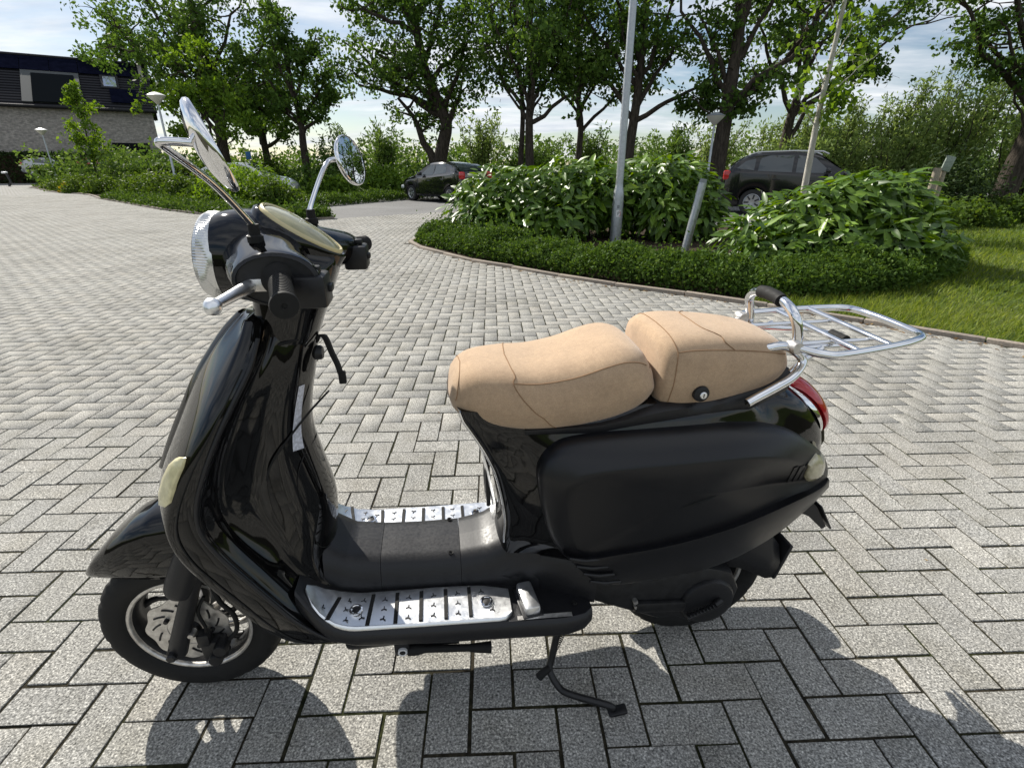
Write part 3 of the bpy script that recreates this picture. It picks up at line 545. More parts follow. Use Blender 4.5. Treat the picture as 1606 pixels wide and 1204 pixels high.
laurel((1.4, 10.6, 0), [(-2.05, -.3, .52, .55), (-1.75, -.2, .82, .50), (-1.9, -.8, .35, .40), (-1.1, -.9, .38, .45), (-.6, -.95, .38, .42), (1.5, -.75, .40, .42), (2.0, -.6, .40, .38), (-1.1, -.4, .75, .58), (-.5, -.3, .85, .60), (.1, -.3, .85, .58), (.7, -.2, .78, .58), (1.3, -.3, .90, .58), (1.7, -.2, .95, .55), (2.05, -.3, .72, .5), (2.15, -.2, .45, .42), (-1.2, .3, .8, .5), (0, .4, .9, .5), (1.2, .4, .95, .5), (2.0, .3, .8, .5), (-.3, -.6, .5, .48), (1.35, -.55, .5, .45), (.5, -.1, .45, .5), (-1.5, -.6, .4, .42)], 7600, .255, 'broad glossy laurel bush around the lamp pole', 401)
laurel((4.5, 7.55, 0), [(-1.35, -.45, .30, .36), (-1.0, -.3, .42, .42), (-.55, -.3, .60, .46), (-.1, -.2, .72, .46), (.35, -.2, .78, .46), (.65, -.1, .80, .46), (.90, .0, .64, .42), (1.0, .1, .42, .36), (-.6, -.6, .35, .38), (.1, -.55, .42, .4), (.7, -.45, .42, .4), (.2, .3, .7, .45), (.7, .4, .7, .45), (-.5, .3, .55, .4), (-1.2, -.8, .25, .34), (-.5, -.95, .30, .36), (.2, -.9, .32, .36), (.75, -.75, .32, .36)], 4900, .235, 'glossy laurel bush hiding the wheels of the dark estate car', 402)
# low evergreen cover along the kerb
def cover(name, path, width, h, n, leaf, label, seed, m=L_cov, inside=1):
    r = np.random.default_rng(seed); P = np.array(path, float); seg = np.r_[0, np.cumsum(np.hypot(*np.diff(P, axis=0).T))]; t = r.random(n)*seg[-1]; x = np.interp(t, seg, P[:, 0]); y = np.interp(t, seg, P[:, 1]); dx = np.interp(t+.05, seg, P[:, 0])-np.interp(t-.05, seg, P[:, 0]); dy = np.interp(t+.05, seg, P[:, 1])-np.interp(t-.05, seg, P[:, 1]); dl = np.hypot(dx, dy)+1e-6
    wv = .66+.28*np.sin(t*2.1+seed)+.22*np.sin(t*5.3)+.25*np.sin(t*11.7+2*np.sin(t*3.1)); a = r.random(n); th = a*math.pi; rr = np.where(r.random(n) < .8, r.uniform(.85, 1.05, n), r.uniform(.3, .85, n)); lat = width*.5*(1-np.cos(th)*rr)*inside; z = np.abs(h*(.55+.45*wv)*np.sin(th)**.6*rr)+r.normal(0, .014, n)+np.where(r.random(n) < .08, r.exponential(.05, n), 0)
    Q = np.c_[x-dy/dl*lat, y+dx/dl*lat, np.abs(z)+.01]
    o = foliage(name, Q, leaf, m, None, np.clip(r.normal(.45, .22, n), 0, 1), aspect=.55, up=.55, r=r); o['kind'] = 'stuff'; tag(o, label, 'ground cover'); return o
cover('ground_cover', [(-1.75, 10.2), (-1.72, 9.5), (-1.45, 9.05), (-.5, 7.72), (.3, 6.92), (1.0, 6.24), (1.6, 5.76), (2.3, 5.28), (3.0, 5.15), (4.2, 5.5), (5.4, 6.3)], 1.05, .33, 80000, .045, 'low clipped evergreen cover along the curved kerb', 411)
cover('ground_cover_side', [(4.2, 5.55), (5.5, 6.35), (6.5, 7.5), (7.2, 8.8), (8.0, 10.4)], .9, .30, 17000, .05, 'ragged low cover between laurel bush and lawn', 412)
cover('ground_cover_far', KL[4:]+[(-5.4, 15.2)], 1.5, .32, 26000, .085, 'low green cover along the kerb of the far bed', 413)
cover('ground_cover_strip', [(-6.8, 18.6), (-4.6, 23.2), (-3.4, 24.4)], 1.2, .36, 9000, .09, 'strip of low cover left of the black hatchback', 414)
# grass on the lawn
def grass():
    r = np.random.default_rng(5); pts = []
    poly = [(2.35, 5.15), (2.75, 4.78), (3.08, 4.43), (3.42, 4.12), (3.88, 3.70), (5.5, 2.3), (9.0, -1.0), (22, -1.0), (24, 16), (9.3, 13.2), (8.5, 10.8), (7.2, 9.2), (6.4, 7.7), (5.5, 6.5), (4.2, 5.65), (2.9, 5.15)]
    P = np.c_[2.3+21.5*r.random(560000)**1.5, r.uniform(-1.0, 16, 560000)]; P = P[inpoly(P, poly)]; d = np.hypot(P[:, 0], P[:, 1]); P = P[r.random(len(P)) < np.clip((4.6/d)**1.6, .08, 1)]; d = np.hypot(P[:, 0], P[:, 1]); n = len(P)
    h = r.uniform(.035, .085, n)*(1+.35*np.sin(P[:, 0]*1.7)*np.sin(P[:, 1]*2.3)); wdt = .0035*np.clip(d/4.5, 1, 3); a = r.uniform(0, 2*math.pi, n); ln_ = r.normal(0, .45, (n, 2))*h[:, None]+np.array([.012, -.004])
    B = np.c_[P, np.full(n, .006)]; s = np.c_[np.cos(a)*wdt, np.sin(a)*wdt, np.zeros(n)]; T = B+np.c_[ln_, h]; V = np.stack([B-s, B+s, T], 1).reshape(-1, 3)
    tn = np.clip(r.normal(.45, .22, n)+.25*np.sin(P[:, 0]*.9+1)*np.sin(P[:, 1]*1.1), 0, 1)
    o = raw('grass', V, np.arange(3*n).reshape(n, 3), L_grass, None, tone=tn); o['kind'] = 'stuff'; tag(o, 'short green grass growing on the lawn', 'grass')
grass()
# dry leaf litter along the kerb and a few bits on the blocks
r = np.random.default_rng(9); kp = np.array(KR[:10]); n = 420; t = r.random(n)*(len(kp)-1.001); i = t.astype(int); f = (t-i)[:, None]; Q = kp[i]*(1-f)+kp[i+1]*f+r.normal(0, .09, (n, 2))-np.array([.04, .05]); Q[:60] = np.c_[r.uniform(-4, 3, 60), r.uniform(.6, 7, 60)]; Q[:60] = Q[:60][inpoly(Q[:60], PAVED)][r.integers(0, 30, 60)]+r.normal(0, .6, (60, 2)); L_dry = leafmat('dry_leaf', (.09, .05, .02), (.20, .12, .05), (.33, .23, .11), .15)
lt = foliage('leaf_litter', np.c_[Q, r.uniform(.003, .008, n)], np.where(np.arange(n) < 60, .014, .035), L_dry, None, aspect=.5, up=3.5, r=r); lt['kind'] = 'stuff'; tag(lt, 'dry brown leaf litter along the kerb', 'leaf litter')

# ------------------------------------------------------------------ street furniture, house, cars
M_galv = mat('galvanised_steel', (.42, .44, .46), .42, .75, build=grain(22, .18, .12, .1, .001))
M_paintgrey = mat('grey_paint', (.20, .22, .23), .5, build=grain(20, .15, .1))
M_white = mat('white_enamel', (.75, .75, .74), .35, build=grain(20, .06, .05))
M_wood = mat('weathered_wood', (.30, .26, .20), .85, spec=.2, build=grain(50, .4, .05, .4, .003))
M_blk = mat('black_print', (.02, .02, .02), .5); M_redp = mat('red_print', (.5, .03, .03), .5)
lp_ = empty('lamp_pole', (1.85, 9.5, 0), 0, 'tall galvanised lamp pole with parking sticker standing in the laurel', 'lamp pole')
MB().lathe([(.098, 0), (.098, .02), (.092, .80), (.085, .88), (.066, .95), (.064, 1.0), (.060, 3.0), (.052, 6.0), (0, 6.0)], (0, 0, 0), 'z', 32).build('pole', M_galv, lp_, 30)
stk = MB().rings([[(.0945*math.sin(a), -.0945*math.cos(a), z) for a in np.linspace(-.42, .42, 9)] for z in (.455, .575)], False, False).build('sticker', mat('sticker_white', (.7, .7, .7), .4), lp_, 60)
def sticker_text(txt, size, z, parent, m, r=.0955):
    cu = bpy.data.curves.new('t', 'FONT'); cu.body = txt; cu.size = size; cu.align_x = 'CENTER'; cu.align_y = 'CENTER'; to = bpy.data.objects.new('t', cu); COL.objects.link(to)
    dg = bpy.context.evaluated_depsgraph_get(); me = bpy.data.meshes.new_from_object(to.evaluated_get(dg)); bpy.data.objects.remove(to)
    for v in me.vertices: a = v.co.x/r; v.co = Vector((r*math.sin(a), -r*math.cos(a), z+v.co.y))
    me.materials.append(m); o = bpy.data.objects.new('letter', me); link(o, parent); return o
sticker_text('P', .075, .515, stk, M_blk)
MB().tube([(.0965*math.sin(a), -.0965*math.cos(a), .515+.048*s_) for a, s_ in [(.30*math.cos(q)+.1, math.sin(q)) for q in np.linspace(-1.4, 1.4, 12)]], .003, 6).build('red_arc', M_redp, stk, 60)
MB().rings([[(.094*math.sin(a), -.094*math.cos(a), z) for a in np.linspace(-.3, .15, 6)] for z in (.60, .655)], False, False).build('old_sticker', M_paintgrey, lp_, 60)
MB().rings([[(.0985*math.sin(a), -.0985*math.cos(a), z) for a in np.linspace(-.35, .35, 7)] for z in (.05, .36)], False, False).build('service_hatch', M_galv, lp_, 60)
po = empty('leaning_post', (2.74, 8.38, 0), 0, 'grey steel tube post leaning beside the laurel', 'post')
MB().tube([(0, 0, -.05), (.155, 0, 1.04)], .06, 24).build('post', M_galv, po, 40)
MB().tube([(.1545, 0, 1.035), (.163, 0, 1.095)], [.056, .050], 24).build('cap', M_paintgrey, po, 40)
def cone_lamp(x, y, h, label, m_head):
    o = empty('street_lamp', (x, y, 0), 0, label, 'street lamp')
    MB().lathe([(.075, 0), (.07, 1.0), (.05, 1.05), (.04, h-.35), (0, h-.35)], (0, 0, 0), 'z', 20).build('pole', M_galv, o, 30)
    MB().lathe([(.05, h-.36), (.11, h-.30), (.34, h-.06), (.345, h-.04), (.32, h-.03)], (0, 0, 0), 'z', 28).build('lamp_shade', mat('lamp_diffuser', (.55, .53, .46), .4), o, 40)
    MB().lathe([(.355, h-.045), (.355, h-.03), (.18, h+.05), (.03, h+.085), (0, h+.085)], (0, 0, 0), 'z', 28).build('lamp_cap', m_head, o, 40); return o
cone_lamp(-32.9, 40, 3.75, 'small lamp with white cone head near the clipped hedge', M_white)
cone_lamp(-14.7, 24.2, 4.05, 'tall white cone-headed lamp rising from the far bed beside the maple', M_white)
cone_lamp(7.75, 22.0, 3.12, 'cone-headed lamp on thin pole before the thickest oak', M_paintgrey)
wp = empty('wooden_post', (7.95, 10.4, 0), 0, 'weathered round wooden post with small tilted board', 'post')
MB().tube([(-.03, 0, 0), (-.01, 0, 1.25)], .065, 14).build('post', M_wood, wp, 40)
MB().tube([(.12, .03, 0), (.13, .03, 1.2)], .05, 12).build('post', M_wood, wp, 40)
MB().box((.14, -.02, 1.32), (.17, .03, .26), Matrix.Rotation(R(12), 3, 'Y'), .006).build('board', mat('green_grey_board', (.22, .26, .22), .7, build=grain(30, .3, .1)), wp, 30)
# low path lights on the left
for i, (x, y) in enumerate(((-37.6, 41.2), (-41.5, 45.5))):
    o = empty('path_light', (x, y, 0), 0, 'low dark path light with pale cap at the hedge foot', 'path light', 'low path lights')
    MB().tube([(0, 0, 0), (.25, 0, .25), (.1, 0, .9)], .07, 8).build('stem', M_blk, o, 40); MB().box((0, 0, .95), (.30, .25, .12), None, .03).build('cap', M_white, o, 30)
sg = empty('blue_sign', (-15.9, 34, 0), 0, 'small blue parking sign on post among the trees', 'sign')
MB().tube([(0, 0, 0), (0, 0, 2.2)], .03, 8).build('post', M_galv, sg, 40); MB().box((0, -.04, 1.95), (.32, .03, .42), None, .01).build('panel', mat('sign_blue', (.03, .16, .45), .4), sg, 30)
# ---- house
def brickfn(t, b):
    mp_ = nd(t, 'Mapping', {'Vector': obj_co(t), 'Rotation': (math.pi/2, 0, 0)}); br = nd(t, 'TexBrick', {'Vector': mp_.outputs[0], 'Scale': 1.0, 'Brick Width': .22, 'Row Height': .062, 'Mortar Size': .008, 'Color1': (.25, .23, .215, 1), 'Color2': (.40, .37, .345, 1), 'Mortar': (.27, .26, .245, 1)})
    n2 = nd(t, 'TexNoise', {'Vector': obj_co(t), 'Scale': 6.0, 'Detail': 6.0}); g = ramp(t, n2.outputs[0], [(.35, (.75, .75, .75)), (.65, (1.15, 1.13, 1.1))]); m = nd(t, 'MixRGB', {0: 1.0, 1: br.outputs[0], 2: g.outputs[0]}, blend_type='MULTIPLY'); t.links.new(m.outputs[0], b.inputs['Base Color'])
M_brick = mat('grey_brick', rough=.9, spec=.2, build=brickfn)
def tilefn(t, b):
    w1 = nd(t, 'TexWave', {'Vector': obj_co(t), 'Scale': 1.6, 'Distortion': .3}, bands_direction='Z'); k = ramp(t, w1.outputs[0], [(.0, (.008, .008, .009)), (.5, (.028, .028, .031)), (1, (.04, .04, .044))]); t.links.new(k.outputs[0], b.inputs['Base Color']); bump(t, b, w1.outputs[0], .5, .06)
M_tile = mat('dark_roof_tile', rough=.9, spec=0, build=tilefn)
M_panel = mat('solar_panel', (.006, .007, .016), .5, spec=0, coat=0, build=grain(3, .3, .05)); M_frame = mat('roof_frame', (.03, .03, .032), .7, spec=.1); M_dorm = mat('dormer_screen', (.010, .012, .014), .7, spec=0)
M_zinc = mat('zinc', (.09, .095, .095), .7, 0, spec=.1); M_skyg = mat('skylight_glass', (.55, .6, .66), .05, .6, spec=.8)
HA = R(32); hs_ = empty('house', (-35.1, 56.5, -.31), HA, 'grey brick house with dark roof covered in solar panels', 'house')
hs_.scale = (1.25, 1.25, 1.25)
# local: x along the wall (0 = right corner, negative = left), y = into the house
MB().box((-11, .15, 2.72), (22, .3, 5.5)).build('wall', M_brick, hs_, 0)
MB().rings([[(0.001, y, z) for y, z in ((.3, 0), (.3, 5.4), (4.6, 9.4), (9, 5.4), (9, 0))], [(-.28, y, z) for y, z in ((.3, 0), (.3, 5.4), (4.6, 9.4), (9, 5.4), (9, 0))]]).build('gable_wall', M_brick, hs_, 0)
e0, e1 = np.array([-.45, 5.32]), np.array([4.7, 9.05]); sl = (e1-e0)/np.linalg.norm(e1-e0); nl_ = np.array([-sl[1], sl[0]]); RL = np.linalg.norm(e1-e0)
def rp(x, s, lift): p = e0+sl*s+nl_*lift; return (x, p[0], p[1])
def slab(x0, x1, s0, s1, l0, l1): return MB().rings([[rp(x0, s0, l), rp(x1, s0, l), rp(x1, s1, l), rp(x0, s1, l)] for l in (l0, l1)])
roof = slab(-22.4, .35, 0, RL, -.18, 0).build('roof', M_tile, hs_, 0)
MB().rings([[(x, 4.7, 9.1), (x, 4.55, 9.02), (x, 9.3, 5.3), (x, 9.45, 5.4)] for x in (-22.4, .35)]).build('roof_back', M_tile, hs_, 0)
MB().tube([rp(-22.4, RL, .05), rp(.36, RL, .05)], .13, 10).build('ridge_tile', M_tile, roof, 40)
MB().tube([rp(-22.4, -.03, .0), rp(.36, -.03, .0)], .09, 8).build('gutter', M_frame, hs_, 40)
# dormer screen and skylight, panels round them
dm = slab(-7.6, -4.2, .35, 4.4, .02, .10).build('dormer_frame', M_zinc, roof, 0); slab(-7.0, -4.5, .30, 3.9, .08, .16).build('dormer_screen', M_dorm, dm, 0)
sk_ = slab(-2.9, -1.75, 2.6, 4.35, .02, .12).build('skylight', M_frame, roof, 0); slab(-2.72, -1.92, 2.78, 4.1, .1, .14).build('pane', M_skyg, sk_, 0)
for i in range(13):
    for j in range(3):
        x1 = -.75-i*1.72; x0 = x1-1.68; s0 = .7+j*1.82; s1 = s0+1.78
        if (x1 > -8.3 and x0 < -4.1 and s0 < 4.2): continue
        if (x1 > -3.4 and x0 < -1.5 and 2.0 < s0+.9 < 4.9): continue
        slab(x0, x1, s0, s1, .10, .14).build('solar_panel', M_panel, roof, 0)
MB().box((-1.9, -.02, 2.2), (2.4, .08, 1.7)).build('dark_window', M_dorm, hs_, 0)
MB().tube([(-17.4, -.06, 0), (-17.0, -.06, 5.2)], .05, 8).build('downpipe', M_frame, hs_, 40)
# ---- cars
M_cblk = mat('car_black', (.008, .008, .009), .06, spec=.6, coat=.8); M_cchar = mat('car_charcoal', (.008, .008, .0095), .10, spec=.45, coat=.4); M_cwht = mat('car_white', (.7, .7, .7), .1, coat=.8); M_cred = mat('car_red', (.35, .02, .015), .1, coat=.8); M_csil = mat('car_silver', (.4, .41, .42), .2, .6, coat=.6)
M_cgl = mat('car_glass', (.03, .04, .042), .02, spec=.9, coat=.5); M_ctrim = mat('car_trim', (.03, .03, .032), .5); M_tyre = mat('car_tyre', (.02, .02, .02), .8); M_wheel = mat('car_wheel', (.5, .51, .52), .3, .8); M_tail = mat('car_tail_lamp', (.45, .02, .02), .15, coat=.5); M_hl = mat('car_head_lamp', (.6, .62, .63), .1, coat=.6); M_platey = mat('plate_yellow', (.6, .42, .03), .4)
def car(name, loc, rz, label, paint, Lc, Wc, prof, belt, glass, wh, wb, fo, group=None, rear_glass=None, rails=False, trim=False, full=True):
    """prof: (x, z) roof line from nose (x=0) to tail; belt: (x, z) shoulder line; local x: nose at 0, y across, z up"""
    o = empty(name, loc, rz, label, 'car', group); px_, pz_ = zip(*prof); bx_, bz_ = zip(*belt); hw = Wc/2; rs = []; rr = wh
    arches = (fo, fo+wb)
    def sect(x):
        t = interp_s2(x, px_, pz_); b = min(interp_s2(x, bx_, bz_), t-.02); e = min(1, min(x, Lc-x)/.42); e = max(0, e); wbelt = hw*(.80+.20*math.sqrt(e)); wt = wbelt*(1-.30*min(1, max(0, (t-b)/.55))); lo = .22+.10*(1-e)
        for a in arches:
            d = abs(x-a)
            if d < rr*1.13: lo = max(lo, rr+math.sqrt((rr*1.13)**2-d*d)*.98)
        lo = min(lo, b-.05)
        return [(-wbelt*.93, lo), (-wbelt*.985, lo+.06), (-wbelt, lo+(b-lo)*.55), (-wbelt*.985, b-.03), (-wbelt*.95, b), (-(wt+.04*wbelt), b+(t-b)*.55), (-wt, b+(t-b)*.86), (-wt*.90, t-.012), (-wt*.5, t+.008), (0, t+.012)]
    xs = np.unique(np.r_[np.linspace(0, Lc, 70), [a+k*rr*1.13 for a in arches for k in (-1, -.9, -.6, 0, .6, .9, 1)]]); xs = xs[(xs >= 0) & (xs <= Lc)]
    for x in xs:
        s_ = sect(x); rs.append([(x, y, z) for y, z in s_]+[(x, -y, z) for y, z in s_[-2::-1]])
    body_ = MB().rings(rs).build('body', paint, o, 32)
    def side(x, z, sg, off):
        s_ = sect(x); ys = [q[0] for q in s_]; zs = [q[1] for q in s_]; y = np.interp(z, zs[3:8], ys[3:8]); return (x, sg*(-y+off), z)
    for sg in (-1, 1):
        for q in glass:
            pts = np.array(q, float); pts = np.concatenate([pts[i]+(pts[(i+1) % len(pts)]-pts[i])*np.linspace(0, 1, 6, endpoint=False)[:, None] for i in range(len(pts))]); c_ = pts.mean(0)
            MB().rings([[side(*p, sg, .004) for p in pts], [side(*(p*.6+c_*.4), sg, .010) for p in pts], [side(*(p*.1+c_*.9), sg, .011) for p in pts]]).build('side_window', M_cgl, o, 60)
        if full:
            mx_, mz_ = glass[0][0]; MB().box((mx_+.12, sg*(hw+.06), mz_+.06), (.12, .18, .13), None, .03).build('door_mirror', paint, o, 40)
            for k in (0, 1):
                hx_ = fo+.95+k*.85; MB().box((hx_+.3, sg*(hw*1.0+.004), interp_s2(hx_, bx_, bz_)-.13), (.2, .03, .035), None, .012).build('door_handle', paint, o, 40)
            if trim:
                MB().box((fo+wb*.5, sg*(hw*.985), .36), (wb-rr*2.3, .05, .16), None, .02).build('side_trim', M_ctrim, o, 40)
    # screens
    def cap(x0, x1, k, off, name_, m):
        rs_ = []
        for x in np.linspace(x0, x1, 8):
            s_ = sect(x); t = s_[-1][1]; w_ = abs(s_[6][0])*k; rs_.append([(x, y, t+off-.02*abs(y/w_)**2) for y in np.linspace(-w_, w_, 7)])
        MB().rings(rs_, False, False).build(name_, m, o, 60)
    cap(rear_glass[0], rear_glass[1], .92, .012, 'windscreen', M_cgl)
    cap(rear_glass[2], rear_glass[3], .86, .016, 'rear_window', M_cgl)
    for sg in (-1, 1):
        MB().box((Lc-.10, sg*(hw*.80), interp_s2(Lc-.2, bx_, bz_)-.08), (.20, .20, .26), None, .05).build('tail_lamp', M_tail, o, 40)
        MB().box((.18, sg*(hw*.78), interp_s2(.3, bx_, bz_)-.16), (.30, .30, .14), None, .04).build('head_lamp', M_hl, o, 40)
        for a in arches:
            w_ = MB().lathe([(rr*.62, -.09), (rr*.72, -.10), (rr*.95, -.095), (rr, -.06), (rr, .06), (rr*.95, .095), (rr*.62, .09)], (0, 0, 0), 'y', 36, True).build('wheel', M_tyre, o, 40); w_.location = (a, sg*(hw-.11), rr)
            MB().lathe([(0, -sg*-.075), (rr*.18, sg*.08), (rr*.2, sg*.06), (rr*.56, sg*.07), (rr*.63, sg*.095), (rr*.66, sg*.09)], (0, 0, 0), 'y', 36).build('rim', M_wheel, w_, 40)
            for k in range(7):
                an = 2*math.pi*k/7; MB().box((rr*.42*math.cos(an), sg*.078, rr*.42*math.sin(an)), (rr*.36, .012, rr*.12), Matrix.Rotation(-an+math.pi/2*0, 3, 'Y'), .004).build('spoke_gap', M_ctrim, w_, 30)
    MB().box((Lc-.02, 0, .45), (.12, Wc*.86, .24), None, .06).build('rear_bumper', M_ctrim if trim else paint, o, 40)
    MB().box((Lc+.045, 0, .62), (.01, .52, .11)).build('number_plate', M_platey, o, 0)
    MB().box((.02, 0, .42), (.14, Wc*.84, .24), None, .06).build('front_bumper', M_ctrim if trim else paint, o, 40)
    MB().box((Lc/2, 0, .3), (Lc*.86, Wc*.8, .18)).build('underside', M_ctrim, o, 0)
    if rails:
        for sg in (-1, 1): MB().tube([(1.75, sg*hw*.63, 1.60), (1.9, sg*hw*.63, 1.665), (2.6, sg*hw*.63, 1.685), (3.5, sg*hw*.62, 1.66), (3.7, sg*hw*.62, 1.60)], .022, 8).build('roof_rail', M_wheel, o, 40)
    return o
def interp_s2(x, xs, ys):
    c = cr(np.c_[xs, ys], 5); return float(np.interp(x, c[:, 0], c[:, 1]))
hp = [(0, .52), (.08, .68), (.5, .86), (.95, .95), (1.25, 1.12), (1.75, 1.40), (2.3, 1.47), (2.9, 1.45), (3.4, 1.36), (3.75, 1.18), (3.9, .95), (3.98, .6)]; hbt = [(0, .5), (.5, .80), (1.2, .90), (2.2, .95), (3.2, 1.03), (3.8, 1.06), (3.98, .55)]
hg = [[(1.42, .98), (1.86, 1.33), (2.22, 1.385), (2.24, 1.01)], [(2.32, 1.02), (2.30, 1.385), (2.85, 1.37), (3.02, 1.26), (3.06, 1.08)]]
def place_car(fwdx, fwdy): return math.atan2(-fwdy, -fwdx)
# black hatchback: nose turned away to the left, rear towards us
fa = R(180-45); hx0 = (-2.35-.0, 20.5)
fd = np.array([math.cos(fa), math.sin(fa)]); lf = np.array([-fd[1], fd[0]]); rearw = np.array([-2.42, 20.9]); nose = rearw+fd*(2.5+.75)-lf*.84
car('parked_hatchback', (nose[0], nose[1], 0), place_car(*fd), 'black five-door hatchback parked beyond the laurel bush', M_cblk, 3.98, 1.70, hp, hbt, hg, .305, 2.50, .78, rear_glass=(1.12, 1.78, 3.32, 3.80))
sp_ = [(0, .62), (.1, .84), (.6, 1.02), (1.15, 1.09), (1.5, 1.30), (1.95, 1.58), (2.5, 1.67), (3.3, 1.66), (3.75, 1.58), (4.1, 1.36), (4.28, 1.08), (4.35, .62)]; sbt = [(0, .6), (.6, .95), (1.3, 1.04), (2.4, 1.08), (3.6, 1.13), (4.2, 1.12), (4.35, .6)]
sgz = [[(1.62, 1.12), (2.05, 1.50), (2.48, 1.575), (2.50, 1.13)], [(2.60, 1.14), (2.58, 1.575), (3.20, 1.57), (3.42, 1.50), (3.46, 1.17)], [(3.56, 1.19), (3.54, 1.49), (3.80, 1.43), (4.02, 1.24)]]
fd = np.array([math.cos(R(-21)), math.sin(R(-21))]); 
car('parked_estate_car', (10.42, 15.15, 0), place_car(*fd), 'dark estate car with roof rails parked behind the laurel', M_cchar, 4.35, 1.82, sp_, sbt, sgz, .345, 2.63, .86, rear_glass=(1.38, 2.0, 3.86, 4.18), rails=True, trim=True)
fd = np.array([math.cos(R(8)), math.sin(R(8))]); car('parked_white_car', (-10.1, 25.7, 0), place_car(*fd), 'white car half hidden behind the far bed shrubs', M_cwht, 3.98, 1.70, hp, hbt, hg, .305, 2.50, .78, rear_glass=(1.12, 1.78, 3.32, 3.80))
fd = np.array([.9, .43]); car('parked_silver_car', (-38.8, 50.2, .62), place_car(*fd), 'silver car behind the clipped hedge', M_csil, 3.98, 1.70, hp, hbt, hg, .305, 2.50, .78, rear_glass=(1.12, 1.78, 3.32, 3.80), full=False)
car('parked_red_car', (-33.6, 49.4, .62), place_car(*fd), 'red car behind the clipped hedge', M_cred, 3.98, 1.70, hp, hbt, hg, .305, 2.50, .78, rear_glass=(1.12, 1.78, 3.32, 3.80), full=False)

# ------------------------------------------------------------------ the scooter: local x = backwards, y = away from its left side, z = up
def flake(t, b):
    n = nd(t, 'TexNoise', {'Vector': obj_co(t), 'Scale': 9.0, 'Detail': 5.0}); m = nd(t, 'MapRange', {'Value': n.outputs[0], 'From Min': .35, 'From Max': .7, 'To Min': .03, 'To Max': .075})
    t.links.new(m.outputs[0], b.inputs['Roughness'])
    n2 = nd(t, 'TexNoise', {'Vector': obj_co(t), 'Scale': 14.0, 'Detail': 2.0}); bump(t, b, n2.outputs[0], .02, .01)
S_gloss = mat('black_gloss_paint', (.0025, .0025, .0028), .05, spec=.42, coat=.12, build=flake)
S_matte = mat('black_satin_paint', (.0045, .0046, .0060), .36, spec=.42, build=grain(30, .12, .03))
S_plas = mat('black_plastic', (.010, .010, .0115), .45, spec=.4, build=grain(140, .25, .08, .12, .001))
S_rub = mat('black_rubber', (.012, .0118, .0115), .72, spec=.25, build=grain(90, .4, .1, .25, .001))
S_chrome = mat('chrome', (.82, .82, .83), .06, 1, build=grain(18, .06, .03))
S_alu = mat('brushed_aluminium', (.86, .87, .88), .36, 1, build=grain(60, .07, .06, .08, .0005))
S_alu2 = mat('cast_aluminium', (.60, .58, .55), .40, .85, build=grain(60, .3, .12, .2, .001))
S_iron = mat('dark_metal', (.014, .014, .015), .45, .3, build=grain(50, .4, .1, .2, .001))
S_lens_y = mat('aged_yellow_lens', (.64, .58, .34), .10, spec=.6, coat=.5, build=grain(60, .18, .05))
S_lens_g = mat('aged_grey_lens', (.40, .36, .24), .15, spec=.6, coat=.5, build=grain(60, .2, .05))
S_red = mat('red_lens', (.42, .012, .018), .12, spec=.6, coat=.6)
S_glass = mat('headlight_glass', (.75, .77, .78), .05, spec=.6, coat=.5, **{'Transmission Weight': .55})
S_mirror = mat('mirror_glass', (.75, .77, .78), .01, 1)
S_ring = mat('ribbed_bezel', (.70, .70, .69), .22, .75)
S_dial = mat('dial_lens', (.29, .27, .14), .04, spec=.6, coat=.8, build=grain(25, .3, .02))
def fab(t, b):
    p = obj_co(t); n1 = nd(t, 'TexNoise', {'Vector': p, 'Scale': 900.0, 'Detail': 2.0}); n2 = nd(t, 'TexNoise', {'Vector': p, 'Scale': 14.0, 'Detail': 7.0, 'Roughness': .65}); n3 = nd(t, 'TexNoise', {'Vector': p, 'Scale': 120.0, 'Detail': 3.0})
    k = ramp(t, n1.outputs[0], [(.3, (.34, .225, .135)), (.7, (.50, .36, .235))]); g = ramp(t, n2.outputs[0], [(.3, (.84, .83, .82)), (.5, (1, 1, 1)), (.72, (1.07, 1.06, 1.04))]); h = ramp(t, n3.outputs[0], [(.3, (.93, .93, .93)), (.7, (1.06, 1.06, 1.06))])
    m = nd(t, 'MixRGB', {0: 1.0, 1: k.outputs[0], 2: g.outputs[0]}, blend_type='MULTIPLY'); m2 = nd(t, 'MixRGB', {0: 1.0, 1: m.outputs[0], 2: h.outputs[0]}, blend_type='MULTIPLY')
    t.links.new(m2.outputs[0], b.inputs['Base Color']); n4 = nd(t, 'TexNoise', {'Vector': p, 'Scale': 22.0, 'Detail': 3.0}); hh = nd(t, 'Math', {0: n4.outputs[0], 1: 2.2}, operation='MULTIPLY'); h2 = nd(t, 'Math', {0: n1.outputs[0], 1: hh.outputs[0]}, operation='ADD'); bump(t, b, h2.outputs[0], .4, .0012)
S_tan = mat('tan_seat_fabric', rough=.85, spec=.2, build=fab, **{'Sheen Weight': .25})
S_seam = mat('seam_thread', (.27, .165, .09), .8, spec=.2)
HD, LN = R(8), R(2)
bx = Vector((math.cos(HD), math.sin(HD), 0)); al = Vector((-math.sin(HD), math.cos(HD), 0)); zu = Vector((0, 0, 1))
ly = al*math.cos(LN)+zu*math.sin(LN); lz = zu*math.cos(LN)-al*math.sin(LN)
SC = bpy.data.objects.new('scooter', None); link(SC)
SC.matrix_world = Matrix(((bx.x, ly.x, lz.x, -.786), (bx.y, ly.y, lz.y, .974), (bx.z, ly.z, lz.z, 0.004), (0, 0, 0, 1)))
tag(SC, 'glossy black retro motor scooter with tan seat and chrome luggage rack', 'scooter')
